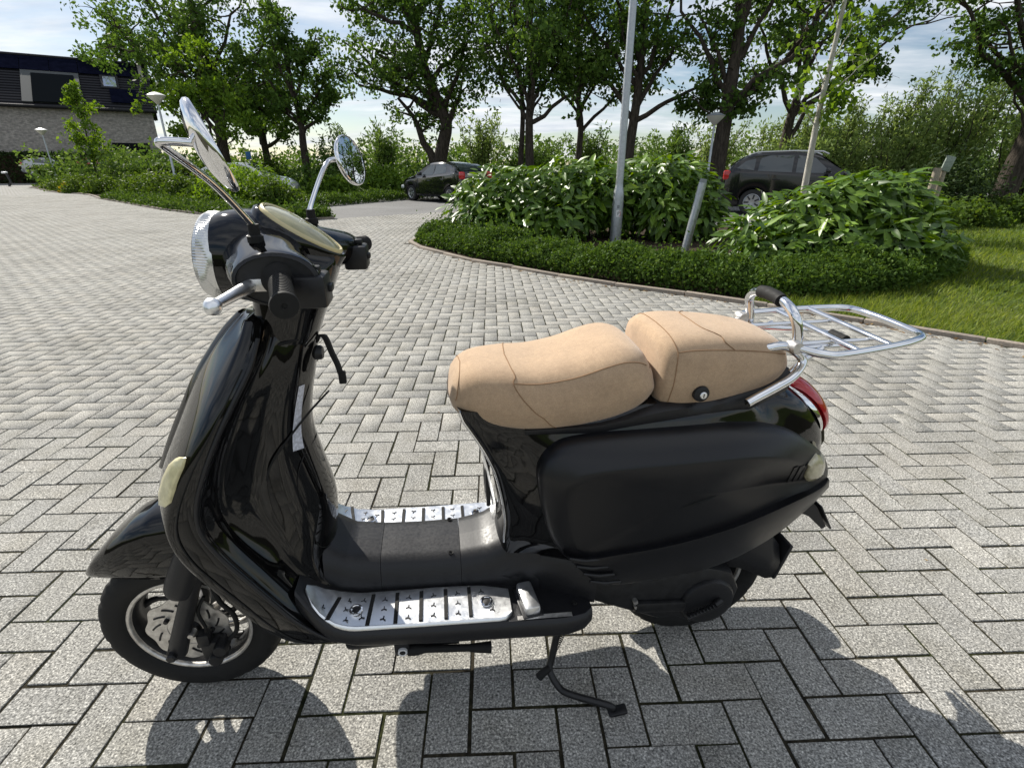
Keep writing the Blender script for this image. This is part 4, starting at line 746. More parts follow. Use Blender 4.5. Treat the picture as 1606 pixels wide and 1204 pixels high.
# ---- wheels
def tyre_mesh():
    m = MB(); n = 120; half = [(.141, -.037), (.149, -.045), (.160, -.050), (.175, -.0525), (.189, -.0505), (.199, -.044), (.2065, -.034), (.2110, -.020), (.2125, -.007)]
    prof = half+[(r, -h) for r, h in half[::-1]]
    rs = []
    for j in range(n):
        a = 2*math.pi*j/n; rr = []
        for i, (r, h) in enumerate(prof):
            g = 0
            if r > .197 and (j+(2 if h > 0 else 0)+int(abs(h)*60)) % 6 == 0: g = .0045
            if abs(h) < .008: g = .003
            rr.append(((r-g)*math.cos(a), h, (r-g)*math.sin(a)))
        rs.append(rr)
    return m.rings(rs, False, False, True)
def spoke_mesh(k, n=10):
    m = MB(); a0 = 2*math.pi*k/n; P = []
    for s in np.linspace(0, 1, 7):
        r = .036+.092*s; a = a0+.75*s**1.3; P.append((r*math.cos(a), .004+.008*s, r*math.sin(a)))
    return m.tube(P, [.011, .010, .0085, .0075, .007, .008, .010], 8)
def wheel(name, x, front):
    w_ = MB().lathe([(.1425, -.036), (.1435, -.041), (.140, -.0425), (.136, -.041), (.1335, -.037), (.134, -.030), (.138, -.028)], n=72, close=True).build(name, S_alu2, SC, 50)
    w_.location = (x, 0, .2135)
    tyre_mesh().build('tyre', S_rub, w_, 40)
    MB().lathe([(.1345, -.034), (.130, -.028), (.126, -.018), (.124, 0), (.126, .018), (.130, .030), (.138, .040), (.141, .036), (.130, .02), (.129, -.02), (.138, -.03)], n=72, close=True).build('rim_barrel', S_iron, w_, 50)
    MB().lathe([(.0, -.05), (.022, -.05), (.026, -.044), (.040, -.040), (.042, -.01), (.042, .03), (.03, .05), (0, .05)], n=32).build('hub', S_iron, w_, 40)
    for k in range(10): spoke_mesh(k).build('spoke', S_alu2 if k % 2 else S_iron, w_, 60)
    if front:
        # wavy drilled brake disc
        m = MB(); n = 96; rs = []
        for (r0, h, wv) in ((.050, -.047, 0), (.096, -.047, 1), (.096, -.0435, 1), (.050, -.0435, 0)):
            rs.append([((r0+wv*.004*math.cos(9*2*math.pi*j/n))*math.cos(2*math.pi*j/n), h, (r0+wv*.004*math.cos(9*2*math.pi*j/n))*math.sin(2*math.pi*j/n)) for j in range(n)])
        m.rings(rs, True, False, True).build('brake_disc', S_alu2, w_, 40)
        for k in range(14):
            a = 2*math.pi*k/14; P = [((.064+.017*s)*math.cos(a+.28*s), -.0478, (.064+.017*s)*math.sin(a+.28*s)) for s in np.linspace(0, 1, 5)]
            MB().tube(P, .0024, 6).build('disc_slot', S_iron, w_, 60)
        for k in range(5):
            a = 2*math.pi*k/5+.3; MB().lathe([(0, -.056), (.005, -.056), (.006, -.052), (.006, -.046)], (.057*math.cos(a)*.95, 0, .057*math.sin(a)*.95), n=10).build('disc_bolt', S_iron, w_, 40)
        m = MB(); m.rings([[((.030+.02*t)*math.cos(q)*1.0, -.046, (.030+.02*t)*math.sin(q)) for q in np.linspace(0, 2*math.pi, 40, endpoint=False)] for t in (0, 1)], True, False); m.build('disc_carrier', S_alu2, w_, 40)
    return w_
fw = wheel('front_wheel', 0, True); fw.rotation_euler = (0, R(20), R(-3)); wheel('rear_wheel', 1.29, False)
# ---- fork, caliper
def fork(s, kind):
    f = MB().tube([(-.018, s*.087, .188), (.0, s*.087, .235), (.055, s*.085, .375), (.085, s*.08, .44)], [.0215, .021, .0185, .0185], 20).build('fork_leg', S_plas, SC, 50)
    MB().tube(cr([(.03, s*.083, .372), (.045, s*.082, .405), (.085, s*.075, .49), (.115, s*.06, .56)], 4), [.030, .0325, .033, .034, .034, .034, .033, .033, .032, .032, .031, .030, .028], 22).build('fork_shroud', S_plas, f, 50)
    MB().lathe([(0, -.016), (.009, -.016), (.0115, -.012), (.0115, .0), (.016, .0), (.018, .012)], (-.018, s*.087-(.016 if s < 0 else -.016), .200), n=6).build('axle_nut', S_iron, f, 20)
    return f
fk = fork(-1, 0); fork(1, 0)
cal = MB().box((.055, -.066, .168), (.055, .034, .06), bev=.009).box((.04, -.07, .205), (.03, .028, .04), bev=.007).lathe([(0, -.022), (.014, -.022), (.0165, -.017), (.0165, .01)], (.062, -.078, .155), n=20).lathe([(0, -.022), (.014, -.022), (.0165, -.017), (.0165, .01)], (.078, -.078, .185), n=20).build('brake_caliper', S_iron, SC, 35)
MB().lathe([(0, -.014), (.006, -.014), (.0075, -.01), (.0075, .006)], (.028, -.086, .245), n=14).build('bolt', S_alu2, cal, 30)
MB().tube(cr([(.09, -.07, .19), (.115, -.07, .22), (.118, -.07, .27), (.095, -.066, .31), (.085, -.06, .36)], 5), .0055, 10).build('brake_hose', S_rub, SC, 60)
MB().tube(cr([(.05, -.075, .23), (.055, -.08, .25), (.05, -.08, .30), (.07, -.075, .34)], 5), .004, 8).build('speedo_cable', S_rub, SC, 60)
# ---- front mudguard
fx = [-.193, -.178, -.152, -.105, -.054, -.005, .05, .11, .16, .19]; fz = [.393, .412, .446, .494, .533, .555, .564, .556, .53, .50]
fb = [.386, .392, .401, .404, .402, .400, .400, .41, .43, .44]; fwd = [.018, .036, .052, .066, .074, .078, .079, .078, .074, .068]
rs = []
for x in np.linspace(-.193, .19, 30):
    c, b_, w_ = interp(x, fx, fz), interp(x, fx, fb), interp(x, fx, fwd); h = c-b_
    half = [(w_*.93, b_), (w_, b_+.30*h), (w_*.98, b_+.58*h), (w_*.90, b_+.80*h), (w_*.72, b_+.92*h), (w_*.42, b_+.985*h), (0, c)]
    sec = half+[(-p, q) for p, q in half[-2::-1]]; sec = cr(sec, 3)
    rs.append([(x, p, q) for p, q in sec])
mg = MB().rings(rs, False, False).build('front_mudguard', S_gloss, SC, 70); md = mg.modifiers.new('s', 'SOLIDIFY'); md.thickness = .004
# ---- leg shield (apron): horizontal sections
AP = [  # z, nose x, r1(x,w), r2(x,w), inner(x,w), flank(x,w), back x
 (.985, .262, (.296, .066), (.312, .062), (.325, .056), (.350, .050), .400),
 (.955, .228, (.290, .088), (.312, .084), (.320, .074), (.345, .062), .399),
 (.91, .190, (.270, .118), (.298, .114), (.300, .095), (.335, .074), .389),
 (.86, .152, (.243, .145), (.270, .141), (.271, .115), (.318, .082), .378),
 (.80, .116, (.207, .166), (.236, .162), (.238, .130), (.295, .088), .362),
 (.73, .076, (.164, .179), (.201, .175), (.206, .138), (.272, .092), .351),
 (.66, .040, (.129, .185), (.174, .181), (.188, .141), (.254, .096), .358),
 (.60, .045, (.114, .186), (.170, .182), (.188, .143), (.252, .100), .368),
 (.54, .125, (.126, .187), (.192, .183), (.212, .145), (.262, .103), .376),
 (.48, .21, (.158, .188), (.226, .184), (.246, .148), (.280, .106), .372),
 (.42, .26, (.195, .189), (.262, .186), (.280, .152), (.298, .108), .362),
 (.36, .30, (.232, .190), (.302, .190), (.318, .155), (.328, .110), .372),
 (.31, .34, (.275, .192), (.350, .193), (.365, .160), (.37, .112), .40),
 (.285, .37, (.315, .190), (.385, .190), (.40, .160), (.41, .112), .43)]
def ap_ring(row):
    z, nx, r1, r2, inn, fl, bk = row
    half = [(nx, 0), (nx+.006, .030), (nx+(r1[0]-nx)*.30, r1[1]*.52), (nx+(r1[0]-nx)*.62, r1[1]*.82), (r1[0]-.012, r1[1]*.97), (r1[0]+.004, r1[1]), (r2[0]-.012, r2[1]+.001), (r2[0]-.001, r2[1]-.004), (r2[0]+.002, r2[1]-.012), (inn[0]-.004, inn[1]+.012), (inn[0]+.006, inn[1]-.01), ((inn[0]+fl[0])/2, (inn[1]*.4+fl[1]*.6)), (fl[0], fl[1]), (fl[0]+(bk-fl[0])*.55, fl[1]*.86), (bk-.012, fl[1]*.55), (bk-.001, fl[1]*.2), (bk, 0)]
    H_ = np.array([(x, -y, z) for x, y in half]); H2 = H_[-2:0:-1]*np.array([1, -1, 1])
    return np.r_[H_, H2]
A_ = np.array([ap_ring(r_) for r_ in AP])
A_ = np.stack([cr(A_[:, j], 6) for j in range(A_.shape[1])], 1)
for _ in range(6): A_[1:-1] = .5*A_[1:-1]+.25*(A_[:-2]+A_[2:])
A_ = [cr(r_, 3, True) for r_ in A_]
apron = MB().rings([r_.tolist() for r_ in A_]).build('leg_shield', S_gloss, SC, 60)
# rolled rubber edge of the shield and a trim seam
for s in (-1, 1):
    P = [(r_[3][0]-.004, s*(r_[3][1]+.0005), r_[0]) for r_ in AP[1:]]
    MB().tube(cr(P, 5), .0045, 8).build('shield_edge_trim', S_plas, apron, 60)
    P = [(r_[2][0]+.012, s*(r_[2][1]+.0012), r_[0]) for r_ in AP[2:]]
    MB().tube(cr(P, 5), .0016, 6).build('panel_seam', S_rub, apron, 60)
P = [(r_[1]-.004, 0, r_[0]) for r_ in AP[:7]]
MB().rings([[(p[0]+.012, -w_, p[2]), (p[0]-.001, -w_*.7, p[2]), (p[0]-.006, 0, p[2]), (p[0]-.001, w_*.7, p[2]), (p[0]+.012, w_, p[2])] for p, w_ in zip(cr(P, 3), np.interp(np.linspace(0, 1, 19), [0, .5, 1], [.02, .026, .034]))], False, False).build('horn_cover', S_gloss, apron, 60)
for s in (-1, 1):
    ou = [(p[0], -p[1], p[2]) for p in ((0.1576, -0.1680, 0.7653), (0.1747, -0.1770, 0.7682), (0.1678, -0.1800, 0.7503), (0.1583, -0.1820, 0.7342), (0.1493, -0.1830, 0.7183), (0.1398, -0.1830, 0.6974), (0.1326, -0.1820, 0.6792), (0.1169, -0.1740, 0.6654), (0.0989, -0.1600, 0.6623), (0.1031, -0.1570, 0.6852), (0.1200, -0.1580, 0.7215), (0.1396, -0.1620, 0.7500))]
    cc_ = np.mean(ou, 0); off = np.array([-.0035, .0045, 0])
    rs = [[(p[0]+o_[0]+(cc_[0]-p[0])*k, s*(p[1]+o_[1]+(cc_[1]-p[1])*k), p[2]+(cc_[2]-p[2])*k) for p in ou] for k, o_ in ((0, -off*.6), (0, off*.55), (.12, off*1.0), (.5, off*1.35), (.9, off*1.45))]
    MB().rings(rs).build('front_indicator', S_lens_y, SC, 60)
# inner shield: neck cover, glove box outline, sticker, hook
nk = cr([(.900, .300, .375, .058), (.935, .288, .397, .066), (.967, .286, .411, .070), (1.018, .290, .434, .074), (1.055, .300, .449, .070), (1.088, .318, .4565, .058)], 4)
neck = MB().rings([[((a_+b_)/2+(b_-a_)/2*math.copysign(abs(math.cos(q))**.85, math.cos(q)), w_*math.copysign(abs(math.sin(q))**.85, math.sin(q)), z) for q in np.linspace(0, 2*math.pi, 36, endpoint=False)] for z, a_, b_, w_ in nk]).build('steering_neck', S_gloss, SC, 60)
MB().tube([(.3425+.0565*math.cos(q), .0675*math.sin(q), .938+.010*math.cos(q)) for q in np.linspace(0, 2*math.pi, 40, endpoint=False)], .0035, 8, True).build('neck_gap_ring', S_rub, neck, 60)
from mathutils.bvhtree import BVHTree
def bvh_of(o):
    me = o.data; return BVHTree.FromPolygons([v.co.copy() for v in me.vertices], [tuple(p.vertices) for p in me.polygons])
apb = bvh_of(apron)
def on_back(y, z, off=.0015):
    h = apb.ray_cast(Vector((.9, y, z)), Vector((-1, 0, 0))); return tuple(h[0]+h[1]*off*(1 if h[1].x > 0 else -1))
S_white = mat('white_sticker', (.55, .56, .62), .35, build=grain(160, .35, .1))
y0 = [(-.060, .845), (-.043, .842), (-.052, .700), (-.072, .705)]
g = [[on_back(*(np.array(y0[0])*(1-t)+np.array(y0[3])*t)), on_back(*(np.array(y0[1])*(1-t)+np.array(y0[2])*t))] for t in np.linspace(0, 1, 12)]
MB().rings(g, False, False).build('sticker', S_white, apron, 60)
P = [on_back(y, z, .001) for y, z in [(-.085, .50), (-.080, .46), (-.05, .435), (0, .43), (.05, .435), (.08, .46), (.085, .52), (.08, .62), (.06, .68), (0, .695), (-.06, .68), (-.08, .62)]]
MB().tube(cr(P, 5, True), .0012, 6, True).build('glove_box_seam', S_rub, apron, 60)
MB().tube(cr([(.395, .01, .80), (.36, -.04, .775), (.315, -.085, .73), (.285, -.10, .69), (.275, -.105, .66)], 6), .0022, 8).build('lock_cable', S_rub, SC, 60)
lk = MB().lathe([(0, .012), (.012, .012), (.015, .008), (.015, -.01)], (.386, .0, .892), 'x', 20).build('ignition_lock', S_iron, SC, 40)
st = cr([(.388, -.004, .915), (.398, -.004, .930), (.408, -.004, .924), (.416, -.004, .892), (.424, -.004, .865), (.427, -.004, .846)], 5)
m = MB(); m.rings([[(p[0]-.005, p[1]-.005, p[2]), (p[0]-.004, p[1]+.005, p[2]), (p[0]+.005, p[1]+.005, p[2]), (p[0]+.004, p[1]-.005, p[2])] for p in st]); m.box((.430, -.004, .836), (.015, .010, .028), bev=.002); m.build('key_strap', S_rub, SC, 40)
# ---- headset
def xring(x, cz, hh, hw, n=28, p=2.4):
    return [(x, hw*math.copysign(abs(math.cos(a))**(2/p), math.cos(a)), cz+hh*math.copysign(abs(math.sin(a))**(2/p), math.sin(a))) for a in np.linspace(0, 2*math.pi, n, endpoint=False)]
hs = [(.2565, 1.0915, .0765, .0770), (.275, 1.092, .0805, .082), (.30, 1.090, .083, .088), (.33, 1.085, .081, .090), (.36, 1.070, .078, .086), (.39, 1.056, .072, .076), (.42, 1.054, .058, .064), (.440, 1.066, .036, .050), (.452, 1.078, .018, .034)]
hsx = cr(hs, 4)
head = MB().rings([xring(*h) for h in hsx]).build('headset', S_gloss, SC, 60)
Mh = Matrix.Translation((.246, 0, 1.091)) @ Matrix.Rotation(R(5), 4, 'Y')
n = 200; prof = [(.0690, -.0225), (.0730, -.021), (.0758, -.015), (.0778, -.004), (.0786, .006), (.0786, .012), (.074, .013)]
rs = []
for j in range(n):
    a = 2*math.pi*j/n; k = .0006*(1 if j % 2 else -1)
    rs.append([(h, (r+(k if .0735 < r < .0785 else 0))*math.cos(a), (r+(k if .0735 < r < .0785 else 0))*math.sin(a)) for r, h in prof])
hb = MB().rings(rs, False, False, True).xf(Mh).build('headlight_bezel', S_ring, SC, 15)
MB().lathe([(0, -.036), (.02, -.035), (.04, -.032), (.058, -.027), (.0715, -.021)], (0, 0, 0), 'x', 48).xf(Mh).build('headlight_lens', S_glass, hb, 60)
MB().lathe([(0, .03), (.02, .025), (.045, .0), (.068, -.024)], (0, 0, 0), 'x', 40).xf(Mh).build('headlight_reflector', S_chrome, hb, 60)
# speedometer: egg-shaped glass on the sloping back of the headset
sc0 = Vector((.394, 0, 1.132)); sv = Vector((.832, 0, -.555)); sn = Vector((.555, 0, .832)); yv = Vector((0, 1, 0))
def egg(k, lift, n=48):
    out = []
    for j in range(n):
        a = 2*math.pi*j/n; u = .077*k*math.cos(a); wv = .053*k*math.sin(a)*(1-.16*math.cos(a)); out.append(tuple(sc0+sv*u+yv*wv+sn*lift))
    return out
sp = MB().rings([egg(1.13, -.020), egg(1.14, .000), egg(1.08, .004), egg(1.02, .001)], True, False).build('speedometer', S_gloss, SC, 60)
MB().rings([egg(1.03, .002), egg(1.02, .008), egg(.98, .010), egg(.93, .008)], True, False).build('speedometer_bezel', mat('cream_bezel', (.55, .47, .25), .25, spec=.5, coat=.4), sp, 60)
MB().rings([egg(.95, .006), egg(.8, .0115), egg(.5, .016), egg(.2, .018), egg(.02, .0182)], True, True).build('speedometer_glass', S_dial, sp, 60)
# handlebar arms
def arm(s, pts):
    rs = []
    for (y, x, z, rx, rz) in cr(pts, 4): rs.append([(x+rx*math.cos(a), s*y, z+rz*math.sin(a)) for a in np.linspace(0, 2*math.pi, 28, endpoint=False)])
    return MB().rings(rs)
LA = [(.03, .335, 1.083, .075, .066), (.08, .345, 1.083, .072, .062), (.13, .365, 1.084, .070, .052), (.172, .385, 1.085, .069, .045), (.186, .390, 1.085, .066, .042)]
RA = [(.03, .335, 1.083, .075, .066), (.08, .352, 1.082, .070, .060), (.13, .38, 1.076, .066, .050), (.18, .405, 1.07, .062, .042), (.20, .412, 1.068, .058, .038)]
def grip(name, a, b, r=.0165):
    a, b = Vector(a), Vector(b); t = (b-a).normalized(); q = t.to_track_quat('Y', 'Z').to_matrix().to_4x4(); L = (b-a).length
    pr_ = [(0, 0), (r*1.55, 0), (r*1.6, .006), (r*1.12, .010)]
    for k in range(14): u = .012+(L-.022)*k/14; pr_ += [(r*1.0, u), (r*1.0, u+(L-.022)/28), (r*1.06, u+(L-.022)/28+.0005), (r*1.06, u+(L-.022)/14-.0005)]
    pr_ += [(r*1.15, L-.008), (r*1.22, L-.004), (r*1.15, L), (r*.25, L+.001), (r*.2, L-.001), (0, L-.001)]
    return MB().lathe(pr_, (0, 0, 0), 'y', 28).xf(Matrix.Translation(a) @ q).build(name, S_rub, None, 35)
for s, A2, g0, g1, lev in ((-1, LA, (.394, -.186, 1.087), (.431, -.31, 1.077), [(.352, -.178, 1.078), (.348, -.20, 1.077), (.340, -.25, 1.076), (.334, -.298, 1.076)]), (1, RA, (.415, .20, 1.072), (.462, .33, 1.054), [(.37, .19, 1.06), (.372, .21, 1.06), (.384, .26, 1.056), (.392, .31, 1.052)])):
    h = arm(s, A2).build('handlebar_housing', S_gloss, SC, 60)
    rs = [[(p[0], p[1]+s*.0, p[2]) for p in arm(s, A2).v[-28:]]]
    e = np.array(rs[0]); c0 = e.mean(0)
    MB().rings([(e+np.array([0, s*.003, 0])).tolist(), (c0+(e-c0)*.9+np.array([0, s*.006, 0])).tolist(), (c0+(e-c0)*.84+np.array([0, -s*.012, 0])).tolist()]).build('housing_lip', S_plas, h, 40)
    gr = grip('handle_grip', g0, g1); gr.parent = SC
    P = cr(lev, 5); lv = MB().tube(P, np.interp(np.linspace(0, 1, len(P)), [0, .2, .8, 1], [.0115, .0105, .0080, .0070]), 12).lathe([(0, -.0125), (.007, -.0105), (.011, -.0055), (.0125, 0), (.011, .0055), (.007, .0105), (0, .0125)], tuple(P[-1]), 'y', 16).build('brake_lever', S_alu, SC, 60)
    MB().box((lev[0][0]+.012, lev[0][1], lev[0][2]), (.035, .028, .022), bev=.005).build('lever_mount', S_alu2, lv, 35)
    sb = MB().box((g0[0]+.045, g0[1]*.92, g0[2]-.022), (.05, .055, .052), bev=.006).build('switch_box', S_plas, SC, 35)
    MB().box((g0[0]+.050, g0[1]*.92, g0[2]+.010), (.022, .014, .012), bev=.003).build('switch_button', S_plas, sb, 35)
    MB().box((g0[0]+.072, g0[1]*.9, g0[2]-.02), (.008, .02, .012), bev=.002).build('switch_button', S_iron, sb, 35)
# mirrors
def mirror(base, pts, c, nrm, r):
    bt = MB().lathe([(.0, .05), (.0085, .05), (.009, .034), (.0125, .032), (.0125, .022), (.010, .020), (.0145, .014), (.0155, -.004), (0, -.004)], base, 'z', 22).build('mirror_boot', S_rub, SC, 35)
    rt = MB().tube(cr(pts, 6), .0052, 12).build('mirror_stem', S_chrome, SC, 60)
    q = Vector(nrm).normalized().to_track_quat('Z', 'Y').to_matrix().to_4x4(); M_ = Matrix.Translation(c) @ q
    sh = MB().lathe([(r*.97, .003), (r, .001), (r*1.01, -.003), (r*.97, -.007), (r*.80, -.013), (r*.5, -.0185), (r*.2, -.021), (0, -.0215)], (0, 0, 0), 'z', 48).xf(M_).build('mirror_shell', S_chrome, SC, 60)
    MB().lathe([(0, .0015), (r*.5, .0014), (r*.955, .001), (r*.96, -.002)], (0, 0, 0), 'z', 48).xf(M_).build('mirror_glass', S_mirror, sh, 60)
mirror((.352, -.128, 1.112), [(.352, -.128, 1.155), (.350, -.132, 1.165), (.330, -.19, 1.225), (.309, -.255, 1.270), (.306, -.268, 1.2775), (.312, -.272, 1.280), (.335, -.260, 1.279), (.354, -.254, 1.277)], (.362, -.252, 1.275), (.875, .345, .33), .058)
mirror((.388, .124, 1.108), [(.388, .124, 1.15), (.388, .126, 1.16), (.402, .19, 1.212), (.412, .232, 1.240), (.420, .250, 1.248), (.440, .258, 1.249)], (.462, .258, 1.247), (.88, -.34, .24), .053)
# ---- floor
def yz_loft(rows, name, m, parent, sm=50, mirror_=True):
    """rows: x, list of (y,z) half-section on the near side (y<=0); mirrored"""
    rs = []
    for x, half in rows:
        h = [(x, y, z) for y, z in half]; o_ = [(x, -y, z) for y, z in half[::-1]]
        rs.append(h+o_)
    return MB().rings(rs).build(name, m, parent, sm)
bxs = [.30, .325, .35, .38, .42, .55, .75, .88, .93, .952]; bw = [.168, .188, .199, .207, .212, .218, .224, .228, .222, .205]; bt_ = [.412, .388, .358, .336, .325, .319, .313, .309, .308, .307]
rows = []
for x in np.linspace(.30, .952, 34):
    w_, t = interp(x, bxs, bw), interp(x, bxs, bt_); th = interp(x, [.30, .40, .90, .952], [.06, .052, .060, .05])
    rows.append((x, [(0, t-th), (-w_+.03, t-th), (-w_+.010, t-th+.004), (-w_+.002, t-th+.016), (-w_, t-.018), (-w_+.003, t-.006), (-w_+.010, t), (-w_+.02, t-.001), (0, t-.001)]))
floor = yz_loft(rows, 'footboard', S_plas, SC, 45)
def plate(s):
    m = MB(); rs = []
    for x in np.linspace(.318, .765, 30):
        t = interp(x, bxs, bt_)+.004; wo = interp(x, [.318, .335, .36, .40, .74, .757, .765], [.150, .178, .193, .203, .2115, .208, .196]); wi = interp(x, [.318, .335, .375, .60, .70, .765], [.132, .120, .104, .103, .108, .125])
        rs.append([(x, s*wi, t-.004), (x, s*wi, t+.0015), (x, s*(wi+.006), t+.0030), (x, s*(wo-.009), t+.0016), (x, s*(wo-.004), t+.0030), (x, s*wo, t-.001), (x, s*wo, t-.006)])
    return m.rings(rs, True, True).build('footplate', S_alu, floor, 50)
star = MB()
for k in range(3):
    a = math.pi/2+2*math.pi*k/3; star.box((.0035*math.cos(a), .0035*math.sin(a), 0), (.007, .0022, .0012), a)
so = star.build('grip_stud', S_iron, None, 30); first = True
for s in (-1, 1):
    pl = plate(s)
    for i, x in enumerate((.378, .452, .506, .561, .617, .672)):
        t0 = interp(x, bxs, bt_)+.0058
        ya, yb = (.113, .196) if i else (.124, .192); sk = -.014 if i == 0 else (-.006 if i == 1 else 0)
        MB().rings([[(x+dx+sk*u, s*(ya+(yb-ya)*u), interp(x+sk*u, bxs, bt_)+z_) for dx, z_ in ((-.0048, .0045), (-.004, .0088), (.004, .0088), (.0048, .0045))] for u in (0, .5, 1)]).build('rubber_strip', S_rub, pl, 40)
    for x, y in ((.418, .155), (.710, .160)):
        rv = MB().lathe([(.0150, .000), (.0146, .0028), (.0112, .0036), (.0098, .0028), (.0092, -.001)], (x, s*y, interp(x, bxs, bt_)+.0078), 'z', 26).build('rivet', S_chrome, pl, 40)
        MB().lathe([(0, .0012), (.006, .001), (.0094, .0002)], (x, s*y, interp(x, bxs, bt_)+.0082), 'z', 20).build('rivet_core', S_iron, rv, 40)
    for (x, y) in ((.352, .165), (.40, .130), (.40, .182), (.432, .128), (.432, .175), (.396, .155), (.479, .130), (.479, .156), (.479, .182), (.533, .128), (.533, .156), (.533, .184), (.589, .128), (.589, .156), (.589, .184), (.644, .128), (.644, .156), (.644, .184), (.700, .128), (.722, .182)):
        o = so if first else so.copy()
        if not first: COL.objects.link(o)
        first = False; o.parent = pl; o.location = (x, s*y, interp(x, bxs, bt_)+.0068); o.rotation_euler = (0, 0, random.uniform(-.3, .3)+(math.pi if s > 0 else 0))
    pg = MB().box((.806, s*.168, .325), (.036, .082, .030), Matrix.Rotation(R(-8)*s, 3, 'Z'), .006).build('foot_peg_block', S_alu, floor, 40)
    MB().box((.806, s*.168, .312), (.050, .092, .014), Matrix.Rotation(R(-8)*s, 3, 'Z'), .004).build('peg_base', S_plas, pg, 40)
    MB().rings([[(.775, s*.216, .3165), (.775, s*.206, .3175)], [(.90, s*.219, .3135), (.90, s*.208, .3145)]], False, False).build('edge_strip', S_alu2, floor, 30)
    MB().lathe([(0, .002), (.006, .002), (.007, -.002)], (.915, s*.18, .311), 'z', 16).build('screw', S_rub, floor, 30)
# central tunnel in three covers
tx = [.35, .40, .47, .56, .655, .72, .77, .81, .84]; tz = [.44, .405, .394, .388, .386, .397, .424, .47, .50]; tw = [.088, .086, .085, .085, .087, .090, .096, .108, .118]
for a, b in ((.345, .4685), (.4695, .6565), (.6575, .84)):
    rows = []
    for x in np.linspace(a, b, 12):
        t, w_ = interp(x, tx, tz), interp(x, tx, tw)
        rows.append((x, [(0, .30), (-w_-.012, .305), (-w_-.004, t-.045), (-w_+.004, t-.018), (-w_+.018, t-.003), (-w_+.04, t), (0, t+.002)]))
    tn = yz_loft(rows, 'tunnel_cover', S_plas, SC, 50)
    if a > .46:
        for s in (-1, 1): MB().lathe([(.0035, .0), (.006, .0015), (.0055, -.002), (0, -.004)], (b-.022, s*.062, interp(b-.022, tx, tz)+.001), 'z', 14).build('screw', S_rub, tn, 30)
# flared side panels between tunnel and cowls
rows = []
for x, w_, t in zip([.745, .78, .82, .86, .90, .94, .965], [.098, .106, .118, .134, .152, .170, .176], [.40, .425, .447, .458, .458, .445, .42]):
    rows.append((x, [(0, .27), (-w_+.004, .295), (-w_-.002, .33), (-w_-.003, t-.065), (-w_+.014, t-.022), (-w_+.055, t), (0, t)]))
yz_loft(rows, 'side_fairing', S_plas, SC, 60)
# ---- body under the seat: horizontal sections
BD = [  # z, front x, side half width, tail x, tail width
 (.79, .668, .118, 1.40, .085), (.765, .676, .134, 1.452, .095), (.74, .690, .143, 1.492, .098), (.70, .712, .158, 1.528, .10), (.66, .730, .168, 1.553, .10), (.62, .744, .176, 1.565, .10), (.56, .756, .182, 1.572, .095), (.50, .763, .184, 1.55, .088), (.45, .760, .180, 1.47, .08), (.41, .76, .165, 1.36, .08)]
BD = cr(BD, 4); rs = []
for z, xf_, w_, xt, wt in BD:
    half = [(xf_-.012, 0), (xf_-.010, .045), (xf_-.005, .078), (xf_+.001, .096), (xf_+.012, .106), (xf_+.05, max(.110, .68*w_)), (xf_+.12, .84*w_), (.93, .95*w_), (1.03, w_), (1.18, w_), (1.30, .86*w_), (xt-.14, .5*(w_+wt)*.84), (xt-.06, wt*.9), (xt-.018, wt*.62), (xt-.003, wt*.3), (xt, 0)]
    Hh = cr([(x, -y, z) for x, y in half], 3); rs.append(np.r_[Hh, Hh[-2:0:-1]*np.array([1, -1, 1])].tolist())
body = MB().rings(rs).build('rear_body', S_gloss, SC, 60)
bdb = bvh_of(body)
# chrome strip along the front edge and slotted chrome cover
for s in (-1, 1):
    P = [(b[1]-.001, s*.098, b[0]) for b in BD[1:-3]]
    MB().tube(P, .0032, 8).build('chrome_strip', S_chrome, body, 60)
g = [[(np.interp(z, BD[::-1, 0], BD[::-1, 1])-.018-.010*(1-abs(u)**2)*math.sin(math.pi*min(1, max(0, (z-.43)/.23)))**.5, u*w_, z) for u in np.linspace(-1, 1, 11)] for z, w_ in zip(np.linspace(.435, .655, 16), [.012, .030, .042, .050, .055, .058, .059, .059, .058, .056, .053, .048, .042, .035, .026, .012])]
gc = MB().rings(g, False, False).build('front_grille', S_alu, SC, 60)
for k, (y, z) in enumerate(((-.024, .55), (0, .55), (.024, .55))):
    x = np.interp(z, BD[::-1, 0], BD[::-1, 1])-.0285
    MB().tube([(x+.002, y, z-.06), (x-.0005, y, z), (x+.001, y, z+.055)], .0055, 8).build('grille_slot', S_iron, gc, 50)
# ---- side cowls: outline swept outwards to a raised flat
CO = [(0.8228, -0.1680, 0.6469), (0.8288, -0.1660, 0.6842), (0.8481, -0.1640, 0.7120), (0.8807, -0.1620, 0.7307), (0.9470, -0.1600, 0.7407), (1.0286, -0.1580, 0.7438), (1.1396, -0.1570, 0.7454), (1.2406, -0.1550, 0.7429), (1.3195, -0.1500, 0.7295), (1.3903, -0.1420, 0.7068), (1.4604, -0.1280, 0.6664), (1.5182, -0.1120, 0.6170), (1.5467, -0.1080, 0.5630), (1.5218, -0.1220, 0.5362), (1.4313, -0.1500, 0.5216), (1.2820, -0.1720, 0.4851), (1.1301, -0.1760, 0.4542), (0.9955, -0.1760, 0.4408), (0.9156, -0.1720, 0.4322), (0.8781, -0.1700, 0.4574), (0.8438, -0.1700, 0.5296)]
co = cr(CO, 4, True); nC = len(co)
tan = np.roll(co, -1, 0)-np.roll(co, 1, 0); nrm = np.c_[-tan[:, 2], tan[:, 0]]; nrm /= np.linalg.norm(nrm, axis=1)[:, None]
ctr_ = co[:, [0, 2]].mean(0)
if ((co[:, [0, 2]]-ctr_)*nrm).sum() < 0: nrm = -nrm
